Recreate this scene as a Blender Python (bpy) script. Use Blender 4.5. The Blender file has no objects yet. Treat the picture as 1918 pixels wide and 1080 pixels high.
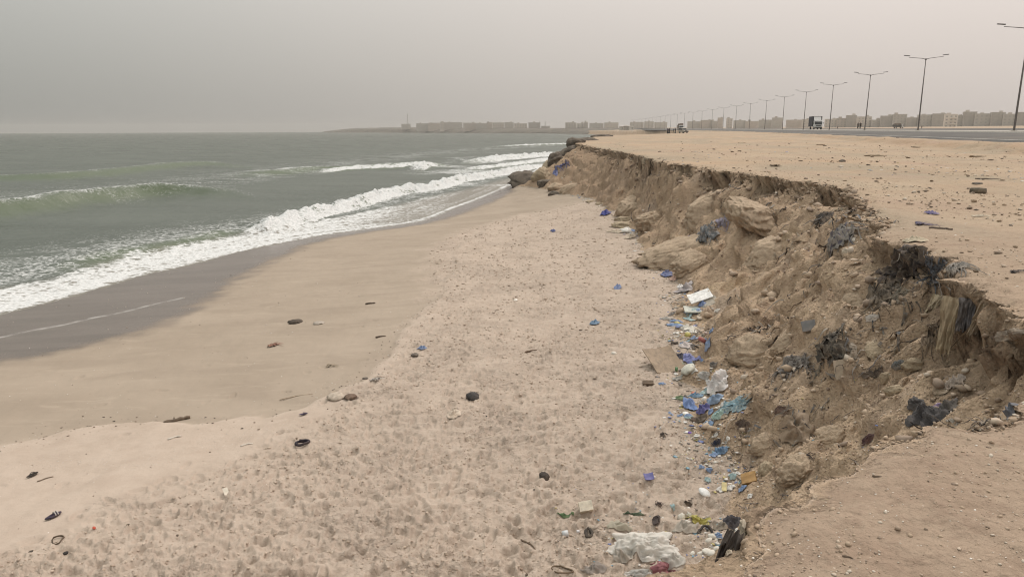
import bpy, math, random
import numpy as np
from mathutils import Vector, Matrix

sc = bpy.context.scene
COL = sc.collection
rad = math.radians
# ------------------------------------------------------------------ camera
EYE = 1.65
FPX = 1330.0                      # focal length in photo pixels (photo 1918 x 1080)
cam_d = bpy.data.cameras.new('camera')
cam_d.sensor_width = 36.0
cam_d.lens = 36.0 * FPX / 1918.0
cam_d.clip_start = 0.05
cam_d.clip_end = 20000
cam = bpy.data.objects.new('camera', cam_d)
COL.objects.link(cam)
PITCH, ROLL = rad(12.6), rad(0.20)
cam.matrix_world = (Matrix.Translation((0, 0, EYE)) @ Matrix.Rotation(rad(90) - PITCH, 4, 'X')
                    @ Matrix.Rotation(-ROLL, 4, 'Z'))
sc.camera = cam
CM = np.array(cam.matrix_world)

# ------------------------------------------------------------------ light
SUN_EL, SUN_AZ = rad(52), rad(30)          # azimuth from +Y towards +X
sun_d = bpy.data.lights.new('sun', 'SUN')
sun_d.energy = 1.5
sun_d.angle = rad(10)
sun_d.color = (1.0, 0.94, 0.86)
sun = bpy.data.objects.new('sun', sun_d)
COL.objects.link(sun)
sdir = Vector((math.sin(SUN_AZ) * math.cos(SUN_EL), math.cos(SUN_AZ) * math.cos(SUN_EL), math.sin(SUN_EL)))
sun.rotation_euler = sdir.to_track_quat('Z', 'Y').to_euler()

w = bpy.data.worlds.new('World')
sc.world = w
w.use_nodes = True
nt = w.node_tree
nt.nodes.clear()
def wn(t, **k):
    n = nt.nodes.new(t)
    for a, b in k.items():
        setattr(n, a, b)
    return n
def wmath(op, a, b=None):
    n = wn('ShaderNodeMath', operation=op)
    for i, v in enumerate((a, b)):
        if v is None: continue
        if isinstance(v, (int, float)): n.inputs[i].default_value = v
        else: nt.links.new(v, n.inputs[i])
    return n.outputs[0]
sky = wn('ShaderNodeTexSky', sky_type='NISHITA')
sky.sun_disc = False
sky.sun_elevation = SUN_EL
sky.sun_rotation = SUN_AZ
sky.dust_density = 8.0
sky.air_density = 0.8
tc = wn('ShaderNodeTexCoord')
sep = wn('ShaderNodeSeparateXYZ')
nt.links.new(tc.outputs['Generated'], sep.inputs[0])
# dust veil: warmer and brighter towards the sun's side, brighter overhead
ax = wmath('ADD', wmath('MULTIPLY', sep.outputs[0], 0.93), wmath('MULTIPLY', sep.outputs[1], 0.30))
ax = wmath('ADD', wmath('MULTIPLY', ax, 0.62), 0.32)
nz = wn('ShaderNodeTexNoise')
nz.inputs['Scale'].default_value = 1.6
nz.inputs['Detail'].default_value = 3
nt.links.new(tc.outputs['Generated'], nz.inputs['Vector'])
ax = wmath('ADD', ax, wmath('MULTIPLY', wmath('SUBTRACT', nz.outputs[0], 0.5), 0.18))
ramp = wn('ShaderNodeValToRGB')
ramp.color_ramp.elements[0].position = 0.0
ramp.color_ramp.elements[0].color = (0.405, 0.415, 0.385, 1)
ramp.color_ramp.elements[1].position = 1.0
ramp.color_ramp.elements[1].color = (0.74, 0.655, 0.61, 1)
e = ramp.color_ramp.elements.new(0.45)
e.color = (0.57, 0.535, 0.495, 1)
nt.links.new(ax, ramp.inputs[0])
up = wmath('MAXIMUM', sep.outputs[2], 0.0)
gain = wmath('ADD', 1.0, wmath('MULTIPLY', wmath('POWER', up, 1.3), 2.25))
low = wmath('MAXIMUM', wmath('SUBTRACT', 1.0, wmath('MULTIPLY', up, 5.5)), 0.0)
axc = wmath('MINIMUM', wmath('MAXIMUM', ax, 0.0), 1.0)
low = wmath('MULTIPLY', wmath('MULTIPLY', low, wmath('POWER', wmath('SUBTRACT', 1.0, axc), 1.5)), 0.28)
gain = wmath('MULTIPLY', gain, wmath('SUBTRACT', 1.0, low))
vm = wn('ShaderNodeVectorMath', operation='SCALE')
nt.links.new(ramp.outputs[0], vm.inputs[0])
nt.links.new(wmath('MULTIPLY', gain, 10.0), vm.inputs['Scale'])
mx = wn('ShaderNodeMix', data_type='RGBA')
mx.inputs[0].default_value = 0.92
nt.links.new(sky.outputs[0], mx.inputs[6])
nt.links.new(vm.outputs[0], mx.inputs[7])
bg = wn('ShaderNodeBackground')
bg.inputs[1].default_value = 0.10
nt.links.new(mx.outputs[2], bg.inputs[0])
wo = wn('ShaderNodeOutputWorld')
nt.links.new(bg.outputs[0], wo.inputs[0])

sc.view_settings.view_transform = 'Standard'
sc.view_settings.look = 'None'
sc.view_settings.exposure = 0.0
sc.view_settings.gamma = 1.0
sc.render.engine = 'CYCLES'
sc.cycles.use_denoising = True
sc.cycles.filter_width = 1.1
sc.cycles.max_bounces = 5
sc.cycles.diffuse_bounces = 3
sc.cycles.glossy_bounces = 2
sc.cycles.transmission_bounces = 4
sc.cycles.transparent_max_bounces = 8
sc.cycles.volume_bounces = 0
sc.cycles.caustics_reflective = False
sc.cycles.caustics_refractive = False

# ------------------------------------------------------------------ helpers
RNG = np.random.default_rng(7)
random.seed(7)
def ray(px, py):
    v = np.array([(px - 959.0) / FPX, (540.0 - py) / FPX, -1.0])
    d = CM[:3, :3] @ v
    return d / np.linalg.norm(d)
def on_z(px, py, z):
    """point where the pixel's sight line meets height z (a number or a function of x, y)"""
    d = ray(px, py)
    zz = z if not callable(z) else 0.0
    p = None
    for _ in range(1 if not callable(z) else 40):
        t = (zz - EYE) / d[2]
        p = np.array([0, 0, EYE]) + d * t
        if callable(z): zz = 0.5 * zz + 0.5 * float(z(p[0], p[1]))
    return p
def at_dist(px, py, dist):
    """point on the sight line at a given distance along +Y"""
    d = ray(px, py)
    return np.array([0, 0, EYE]) + d * (dist / d[1])

def _hash(ix, iy, seed):
    h = (ix.astype(np.uint32) * np.uint32(374761393) + iy.astype(np.uint32) * np.uint32(668265263)
         + np.uint32((seed * 2246822519) & 0xffffffff))
    h ^= h >> np.uint32(13)
    h *= np.uint32(1274126177)
    h ^= h >> np.uint32(16)
    return h
_GA = np.linspace(0, 2 * np.pi, 256, endpoint=False)
_GX, _GY = np.cos(_GA).astype(np.float32), np.sin(_GA).astype(np.float32)
def perlin(x, y, seed=0):
    x = np.asarray(x, np.float32); y = np.asarray(y, np.float32)
    fx = np.floor(x); fy = np.floor(y)
    ix = fx.astype(np.int32); iy = fy.astype(np.int32)
    dx = x - fx; dy = y - fy
    u = dx * dx * dx * (dx * (dx * 6 - 15) + 10)
    v = dy * dy * dy * (dy * (dy * 6 - 15) + 10)
    def g(ox, oy):
        k = (_hash(ix + ox, iy + oy, seed) & np.uint32(255)).astype(np.int32)
        return _GX[k] * (dx - ox) + _GY[k] * (dy - oy)
    a = g(0, 0); b = g(1, 0); c = g(0, 1); d = g(1, 1)
    a = a + u * (b - a); c = c + u * (d - c)
    return (a + v * (c - a)) * 1.5
def fbm(x, y, seed=0, octv=4, lac=2.05, gain=0.5):
    s = 0; a = 1.0
    for i in range(octv):
        s = s + a * perlin(x, y, seed + i * 17)
        x = x * lac + 13.7; y = y * lac - 7.3; a *= gain
    return s
def ridged(x, y, seed=0, octv=3, gain=0.5):
    s = 0; a = 1.0
    for i in range(octv):
        s = s + a * (1 - 2 * np.abs(perlin(x, y, seed + i * 31)))
        x = x * 2.1 + 5.1; y = y * 2.1 + 9.2; a *= gain
    return s
def sstep(a, b, x):
    t = np.clip((x - a) / (b - a), 0, 1)
    return t * t * (3 - 2 * t)
def lerp(a, b, t): return a + (b - a) * t

def smooth_line(pts, n=6):
    """Catmull-Rom through points"""
    P = np.array(pts, float)
    P = np.vstack([2 * P[0] - P[1], P, 2 * P[-1] - P[-2]])
    out = []
    for i in range(1, len(P) - 2):
        for k in range(n):
            t = k / n
            out.append(0.5 * ((2 * P[i]) + (-P[i - 1] + P[i + 1]) * t + (2 * P[i - 1] - 5 * P[i] + 4 * P[i + 1] - P[i + 2]) * t * t
                              + (-P[i - 1] + 3 * P[i] - 3 * P[i + 1] + P[i + 2]) * t ** 3))
    out.append(P[-2])
    return np.array(out)
def line_dist(x, y, pts, grad=False):
    """signed distance (positive on the left of the line's direction), arclength of the nearest point"""
    pts = np.asarray(pts, np.float32)[:, :2]
    n = len(x) if x.ndim else 1
    best = np.full(x.shape, 1e18, np.float32)
    num = np.zeros(x.shape, np.int32)
    for i in range(len(pts) - 1):
        ax_, ay_ = pts[i]; ex, ey = pts[i + 1] - pts[i]
        L2 = ex * ex + ey * ey
        if L2 < 1e-9: continue
        px = x - ax_; py = y - ay_
        t = px * (ex / L2); t += py * (ey / L2)
        np.clip(t, 0, 1, out=t)
        px -= t * ex; py -= t * ey
        px *= px; py *= py; px += py
        m = px < best
        np.copyto(best, px, where=m); np.copyto(num, i, where=m)
    A = pts[num]; E = pts[np.minimum(num + 1, len(pts) - 1)] - A
    L2 = np.maximum((E * E).sum(-1), 1e-9)
    P = np.stack([x, y], -1) - A
    t = np.clip((P * E).sum(-1) / L2, 0, 1)
    Q = P - t[..., None] * E
    sg = np.where(E[..., 0] * P[..., 1] - E[..., 1] * P[..., 0] >= 0, 1.0, -1.0).astype(np.float32)
    seg = np.sqrt(((pts[1:] - pts[:-1]) ** 2).sum(1))
    acc = np.concatenate([[0], np.cumsum(seg)]).astype(np.float32)
    d = np.sqrt(best); al = acc[num] + t * np.sqrt(L2)
    if grad:
        g = Q / np.maximum(d, 1e-4)[..., None] * sg[..., None]
        return d * sg, al, g[..., 0], g[..., 1]
    return d * sg, al

def link_mesh(name, V, F, mat, parent=None, smooth=True, attrs=None):
    """one mesh object from numpy verts and an (n,4) or (n,3) index array or a python list of faces"""
    me = bpy.data.meshes.new(name)
    V = np.asarray(V, np.float32)
    if isinstance(F, np.ndarray):
        n, k = F.shape
        me.vertices.add(len(V)); me.vertices.foreach_set('co', V.ravel())
        me.loops.add(n * k); me.loops.foreach_set('vertex_index', F.ravel().astype(np.int32))
        me.polygons.add(n)
        me.polygons.foreach_set('loop_start', np.arange(0, n * k, k, dtype=np.int32))
        if smooth: me.polygons.foreach_set('use_smooth', np.ones(n, bool))
        me.update(calc_edges=True)
    else:
        me.from_pydata(V.tolist(), [], F)
        if smooth:
            me.polygons.foreach_set('use_smooth', np.ones(len(me.polygons), bool))
        me.update()
    if attrs:
        for nm, arr in attrs.items():
            a = me.attributes.new(nm, 'FLOAT', 'POINT')
            a.data.foreach_set('value', np.asarray(arr, np.float32))
    me.materials.append(mat)
    o = bpy.data.objects.new(name, me)
    COL.objects.link(o)
    if parent is not None: o.parent = parent
    return o
def grid_faces(nr, nc):
    i = np.arange(nr * nc).reshape(nr, nc)
    return np.stack([i[:-1, :-1], i[:-1, 1:], i[1:, 1:], i[1:, :-1]], -1).reshape(-1, 4)
def sub_mesh(name, V, F, keep, mat, attrs, smooth=True):
    f = F[keep]
    used, inv = np.unique(f, return_inverse=True)
    return link_mesh(name, V[used], inv.reshape(f.shape), mat, attrs={k: v[used] for k, v in attrs.items()}, smooth=smooth)
def tag(o, label=None, cat=None, group=None, kind=None):
    if label: o['label'] = label
    if cat: o['category'] = cat
    if group: o['group'] = group
    if kind: o['kind'] = kind
    return o

# ------------------------------------------------------------------ materials
class NT:
    def __init__(s, name):
        s.m = bpy.data.materials.new(name); s.m.use_nodes = True
        s.t = s.m.node_tree; s.b = s.t.nodes['Principled BSDF']
        s.co = None
    def n(s, t, **k):
        q = s.t.nodes.new(t)
        for a, b in k.items(): setattr(q, a, b)
        return q
    def put(s, sock, v):
        if isinstance(v, (int, float)): sock.default_value = v
        elif isinstance(v, (tuple, list)): sock.default_value = tuple(v) + ((1,) if len(v) == 3 and len(sock.default_value) == 4 else ())
        else: s.t.links.new(v, sock)
    def math(s, op, a, b=0.0, clamp=False):
        q = s.n('ShaderNodeMath', operation=op, use_clamp=clamp)
        s.put(q.inputs[0], a); s.put(q.inputs[1], b)
        return q.outputs[0]
    def mix(s, f, a, b, mode='MIX'):
        q = s.n('ShaderNodeMix', data_type='RGBA', blend_type=mode)
        s.put(q.inputs[0], f); s.put(q.inputs[6], a); s.put(q.inputs[7], b)
        return q.outputs[2]
    def attr(s, nm):
        return s.n('ShaderNodeAttribute', attribute_name=nm).outputs['Fac']
    def pos(s, scale=(1, 1, 1), obj=False):
        if obj: o = s.n('ShaderNodeTexCoord').outputs['Object']
        else: o = s.n('ShaderNodeNewGeometry').outputs['Position']
        if scale != (1, 1, 1):
            q = s.n('ShaderNodeMapping'); s.put(q.inputs[0], o); q.inputs['Scale'].default_value = scale
            o = q.outputs[0]
        return o
    def noise(s, scale, detail=4, rough=0.55, vec=None, dist=0.0):
        q = s.n('ShaderNodeTexNoise')
        q.inputs['Scale'].default_value = scale; q.inputs['Detail'].default_value = detail
        q.inputs['Roughness'].default_value = rough; q.inputs['Distortion'].default_value = dist
        s.put(q.inputs['Vector'], vec if vec is not None else s.pos())
        return q.outputs[0]
    def vor(s, scale, feature='F1', vec=None, out=0):
        q = s.n('ShaderNodeTexVoronoi', feature=feature)
        q.inputs['Scale'].default_value = scale
        s.put(q.inputs['Vector'], vec if vec is not None else s.pos())
        return q.outputs[out]
    def rng(s, v, a, b, c=0.0, d=1.0):
        q = s.n('ShaderNodeMapRange'); s.put(q.inputs[0], v)
        for i, x in enumerate((a, b, c, d)): q.inputs[1 + i].default_value = x
        return q.outputs[0]
    def bump(s, h, strength=0.5, dist=0.02, prev=None):
        q = s.n('ShaderNodeBump'); s.put(q.inputs['Strength'], strength)
        q.inputs['Distance'].default_value = dist
        s.put(q.inputs['Height'], h)
        if prev is not None: s.put(q.inputs['Normal'], prev)
        return q.outputs[0]
    def out(s, col=None, rough=None, normal=None, spec=None, **k):
        if col is not None: s.put(s.b.inputs['Base Color'], col)
        if rough is not None: s.put(s.b.inputs['Roughness'], rough)
        if normal is not None: s.put(s.b.inputs['Normal'], normal)
        if spec is not None: s.put(s.b.inputs['Specular IOR Level'], spec)
        for a, v in k.items(): s.put(s.b.inputs[a.replace('_', ' ')], v)
        return s.m

def mat_ground():
    m = NT('ground')
    n1 = m.noise(0.35, 5); n2 = m.noise(2.2, 5); n3 = m.noise(14, 4); n4 = m.noise(70, 3)
    wet, damp, cliff, plat, tramp, foam = [m.attr(a) for a in ('wet', 'damp', 'cliff', 'plat', 'tramp', 'foam')]
    # beach sand
    sand = m.mix(m.rng(n2, 0.35, 0.65), (0.396, 0.323, 0.266), (0.448, 0.371, 0.310))
    sand = m.mix(m.math('MULTIPLY', m.rng(n3, 0.45, 0.7), m.math('MULTIPLY', tramp, 0.22)), sand, (0.29, 0.226, 0.172))
    sand = m.mix(m.math('MULTIPLY', m.rng(n4, 0.58, 0.72), m.math('MULTIPLY', tramp, 0.35)), sand, (0.60, 0.53, 0.45))
    dampc = m.mix(m.rng(n1, 0.35, 0.65), (0.300, 0.248, 0.197), (0.338, 0.281, 0.226))
    dampc = m.mix(m.rng(m.noise(0.5, 5, 0.6, m.pos((0.55, 1.6, 1)), 0.4), 0.5, 0.64, 0, 0.6), dampc, (0.275, 0.226, 0.180))
    dampc = m.mix(m.rng(m.noise(1.6, 4, 0.6, m.pos((0.5, 2.2, 1)), 0.6), 0.58, 0.66, 0, 0.35), dampc, (0.39, 0.325, 0.262))
    sand = m.mix(damp, sand, dampc)
    strk = m.noise(1.0, 4, 0.55, m.pos((0.25, 1.5, 1)))
    wetc = m.mix(m.rng(strk, 0.4, 0.62), (0.098, 0.075, 0.060), (0.124, 0.097, 0.080))
    sand = m.mix(wet, sand, wetc)
    sand = m.mix(foam, sand, (0.72, 0.70, 0.68))
    # plateau earth: trodden reddish soil on the near bluff, paler sandy fill further on
    ln = m.n('ShaderNodeVectorMath', operation='LENGTH'); m.put(ln.inputs[0], m.pos())
    far = m.rng(m.math('ADD', ln.outputs['Value'], m.math('MULTIPLY', n1, 8.0)), 6.0, 26.0)
    p1 = m.mix(m.rng(n2, 0.32, 0.68), (0.300, 0.222, 0.168), (0.370, 0.290, 0.222))
    p2 = m.mix(m.rng(n1, 0.32, 0.68), (0.352, 0.265, 0.190), (0.405, 0.322, 0.236))
    p2 = m.mix(m.math('MULTIPLY', m.attr('bank'), 0.8), p2, (0.33, 0.238, 0.162))
    p2 = m.mix(m.rng(m.noise(0.10, 5, 0.65, m.pos((1.6, 0.55, 1))), 0.47, 0.58, 0, 0.9), p2, (0.315, 0.262, 0.195))
    p2 = m.mix(m.rng(m.noise(0.22, 5, 0.7, m.pos((1.2, 0.4, 1)), 0.4), 0.55, 0.66, 0, 0.7), p2, (0.36, 0.262, 0.205))
    p2 = m.mix(m.rng(m.noise(0.16, 5, 0.6, m.pos((0.45, 1, 1))), 0.5, 0.66, 0, 0.7), p2, (0.42, 0.298, 0.200))
    pe = m.mix(far, p1, p2)
    pe = m.mix(m.rng(n2, 0.52, 0.75, 0, 0.45), pe, (0.33, 0.235, 0.175))
    pe = m.mix(m.rng(n3, 0.52, 0.72, 0, 0.55), pe, (0.25, 0.180, 0.135))
    pe = m.mix(m.rng(m.noise(0.55, 5, 0.65, m.pos((0.3, 1, 1))), 0.58, 0.72, 0, 0.65), pe, (0.27, 0.195, 0.145))
    pe = m.mix(m.rng(m.noise(1.3, 5, 0.65), 0.60, 0.72, 0, 0.5), pe, (0.40, 0.335, 0.25))
    peb = m.vor(30, vec=m.pos())
    pebm = m.math('MULTIPLY', m.rng(peb, 0.16, 0.10), m.rng(m.noise(3.0, 3), 0.45, 0.6))
    pe = m.mix(m.math('MULTIPLY', pebm, 0.7), pe, (0.50, 0.42, 0.35))
    pe = m.mix(m.rng(m.noise(1.7, 6, 0.7), 0.60, 0.70, 0, 0.6), pe, (0.20, 0.142, 0.105))
    pe = m.mix(m.rng(m.noise(34, 4, 0.7), 0.60, 0.75, 0, 0.6), pe, (0.17, 0.125, 0.095))
    # cut bank earth
    ce = m.mix(m.rng(n1, 0.35, 0.65), (0.500, 0.372, 0.268), (0.570, 0.435, 0.312))
    ce = m.mix(m.rng(n2, 0.45, 0.75, 0, 0.7), ce, (0.395, 0.290, 0.213))
    ce = m.mix(m.rng(m.noise(0.5, 5, 0.6), 0.55, 0.68, 0, 0.7), ce, (0.470, 0.378, 0.310))
    ce = m.mix(m.rng(m.noise(0.42, 5, 0.6, m.pos((1, 1, 1.7))), 0.60, 0.70, 0, 0.7), ce, (0.520, 0.400, 0.265))
    ce = m.mix(m.rng(n3, 0.5, 0.72, 0, 0.5), ce, (0.570, 0.445, 0.330))
    ce = m.mix(m.rng(m.noise(1.1, 6, 0.7, m.pos((1, 1, 1.5)), 0.5), 0.54, 0.64, 0, 0.75), ce, (0.275, 0.203, 0.150))
    ce = m.mix(m.rng(m.noise(9, 5, 0.7, m.pos((1, 1, 2))), 0.56, 0.70, 0, 0.65), ce, (0.245, 0.178, 0.130))
    ce = m.mix(m.rng(ln.outputs['Value'], 22.0, 55.0, 0.0, 0.62), ce, (0.265, 0.192, 0.135))
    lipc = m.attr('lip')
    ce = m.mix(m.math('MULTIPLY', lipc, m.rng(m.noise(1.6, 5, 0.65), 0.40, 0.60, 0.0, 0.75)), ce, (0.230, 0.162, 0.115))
    sp = m.vor(38)
    ce = m.mix(m.math('MULTIPLY', m.rng(sp, 0.17, 0.11), m.rng(m.noise(2.0, 3), 0.42, 0.6, 0, 0.8)), ce, (0.62, 0.56, 0.49))
    cl = m.math('ADD', cliff, m.math('MULTIPLY', m.math('SUBTRACT', n3, 0.5), 0.7))
    cl = m.math('MULTIPLY', m.rng(cl, 0.3, 0.7), m.math('GREATER_THAN', cliff, 0.02))
    col = m.mix(plat, sand, pe)
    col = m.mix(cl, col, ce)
    rough = m.mix(wet, (0.92,) * 3, (0.22,) * 3)
    spec = m.math('MULTIPLY', m.math('SUBTRACT', 1.0, cliff), 0.5)
    rough_n = m.math('SUBTRACT', 1.0, m.math('MAXIMUM', wet, m.math('MULTIPLY', damp, 0.85)))
    h = m.math('ADD', m.math('MULTIPLY', n3, 1.0), m.math('MULTIPLY', n4, 0.5))
    h = m.math('ADD', m.math('MULTIPLY', h, rough_n), m.math('MULTIPLY', m.noise(26, 5, 0.65), m.math('MULTIPLY', cliff, 1.8)))
    cl1 = m.rng(m.noise(5.5, 4, 0.6, m.pos((0.8, 1.7, 1)), 0.8), 0.48, 0.52)
    cl2 = m.rng(m.noise(11, 4, 0.6, m.pos((0.9, 1.6, 1)), 1.2), 0.51, 0.55)
    hc = m.math('MULTIPLY', m.math('ADD', cl1, m.math('MULTIPLY', cl2, 0.6)), tramp)
    nb = m.bump(h, 0.55, 0.025)
    nb = m.bump(hc, m.rng(m.noise(0.7, 3), 0.35, 0.65, 0.25, 0.9), 0.014, nb)
    gr = m.math('ADD', m.noise(26, 6, 0.7, None, 0.4), m.math('MULTIPLY', m.rng(m.noise(4.5, 4, 0.6), 0.45, 0.7), 0.8))
    nb = m.bump(m.math('MULTIPLY', gr, plat), 0.75, 0.022, nb)
    rk = m.math('ADD', m.noise(7, 6, 0.68, m.pos((1, 1, 1.6)), 0.6), m.math('MULTIPLY', m.rng(m.vor(9), 0, 0.6), 0.35))
    nb = m.bump(m.math('MULTIPLY', rk, cliff), 0.7, 0.085, nb)
    nb = m.bump(m.math('MULTIPLY', m.math('ADD', m.noise(24, 6, 0.72, None, 0.5), m.rng(m.vor(22), 0.1, 0.5, 0, 0.6)), cliff), 0.9, 0.035, nb)
    return m.out(col, rough, nb, m.math('MULTIPLY', spec, m.rng(wet, 0, 1, 0.25, 0.5)))

def mat_simple(name, col, rough=0.8, var=0.25, scale=8, bump=0.0, metallic=0.0, obj=True, dirt=0.0, spec=0.4, sheen=0):
    m = NT(name)
    n = m.noise(scale, 5, 0.6, m.pos(obj=obj))
    lo = tuple(c * (1 - var) for c in col); hi = tuple(min(1, c * (1 + var)) for c in col)
    c = m.mix(m.rng(n, 0.3, 0.7), lo, hi)
    if dirt:
        c = m.mix(m.rng(m.noise(scale * 0.45, 5, 0.7, m.pos(obj=obj)), 0.42, 0.66, 0, dirt), c, (0.30, 0.225, 0.16))
    nb = m.bump(m.noise(scale * 4, 4, 0.6, m.pos(obj=obj)), bump, 0.02) if bump else None
    return m.out(c, rough, nb, spec, Metallic=metallic)

G = mat_ground()

# ------------------------------------------------------------------ coast lines (traced, then laid at their own height)
ZTOE, ZSEA = -3.4, -4.8
zplat = lambda px, py: 0.0
edge_px = [(1918, 585), (1880, 545), (1800, 490), (1745, 462), (1690, 448), (1672, 424), (1640, 395), (1622, 368), (1600, 352), (1500, 336), (1400, 324),
           (1300, 309), (1240, 302), (1180, 286), (1120, 276), (1078, 266)]
near_px = [(1380, 1085), (1398, 1045), (1422, 1000), (1444, 962), (1462, 930), (1540, 904), (1620, 866), (1700, 842), (1800, 797), (1918, 774)]
edge_w = [(-40, -14), (-12, -3), (-8, -1), (-3, .5), (-.6, 1.15), (.45, 1.7)]
edge_w += [tuple(on_z(a, b, -0.02)[:2]) for a, b in near_px]
edge_w += [(3.7, 4.5), (4.4, 5.0), (4.75, 5.4), (4.85, 5.9)]
edge_w += [tuple(on_z(a, b, 0.0)[:2]) for a, b in edge_px]
edge_w += [(13, 120), (17.5, 157), (27, 200), (44, 238), (70, 300), (95, 400), (110, 520), (120, 700), (100, 1100), (60, 2600)]
EDGE = smooth_line(edge_w, 4)
toe_px = [(1390, 902), (1352, 862), (1318, 812), (1322, 760), (1300, 700), (1292, 640), (1300, 590), (1282, 545), (1248, 505), (1222, 470), (1196, 440), (1160, 402), (1110, 372),
          (1060, 360), (1015, 352), (974, 346)]
toe_w = [(-40, -7), (-12, 2), (-3, 4.6), (.4, 5.3), (2.0, 6.0), (2.55, 7.3), (3.0, 8.6)]
toe_w += [tuple(on_z(a, b, ZTOE)[:2]) for a, b in toe_px]
toe_w += [(1.0, 73), (2.2, 85), (4.8, 106), (9, 133), (15, 162), (24, 206), (41, 245), (66, 306), (90, 404), (105, 522), (114, 700), (94, 1100), (54, 2600)]
TOE = smooth_line(toe_w, 3)
wat_px = [(0, 584), (103, 558), (260, 513), (317, 502), (434, 472), (500, 458), (600, 440), (700, 427), (790, 413), (850, 390), (895, 374), (940, 354), (991, 328), (1017, 312), (1040, 299)]
wat_w = [tuple(on_z(a, b, ZSEA)[:2]) for a, b in wat_px]
d0 = np.array(wat_w[1]) - np.array(wat_w[0])
wat_w = [tuple(np.array(wat_w[0]) - d0 * k) for k in (12, 6, 3, 1)] + wat_w
wat_w += [(14, 185), (24, 225), (40, 258), (64, 316), (86, 410), (100, 525), (110, 705), (90, 1105), (50, 2600)]
WAT = smooth_line(wat_w, 3)

def beach_z(x, y, dt=None, dw=None):
    """x, y arrays: sand height between the toe of the bank and the waterline"""
    if dt is None:
        dt = line_dist(x, y, TOE)[0]; dw = line_dist(x, y, WAT)[0]
    ztoe = lerp(ZTOE, -5.6, sstep(66, 105, y))
    a = np.clip(dt, 0, None) / np.maximum(np.clip(dt, 0, None) + np.clip(-dw, 0, None), 0.05)
    z = lerp(ztoe, ZSEA, a ** 0.9)
    return np.where(dw > 0, ZSEA - 0.055 * dw, np.minimum(z, np.maximum(ZSEA, ztoe)))
def bz1(x, y):
    return beach_z(np.array([x], np.float32), np.array([y], np.float32))[0]
def beach_line(px):
    return np.array([on_z(a, b, bz1)[:2] for a, b in px])

def polar(rs, th):
    R, T = np.meshgrid(rs, th, indexing='ij')
    return (R * np.sin(T)).astype(np.float32), (R * np.cos(T)).astype(np.float32)

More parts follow.
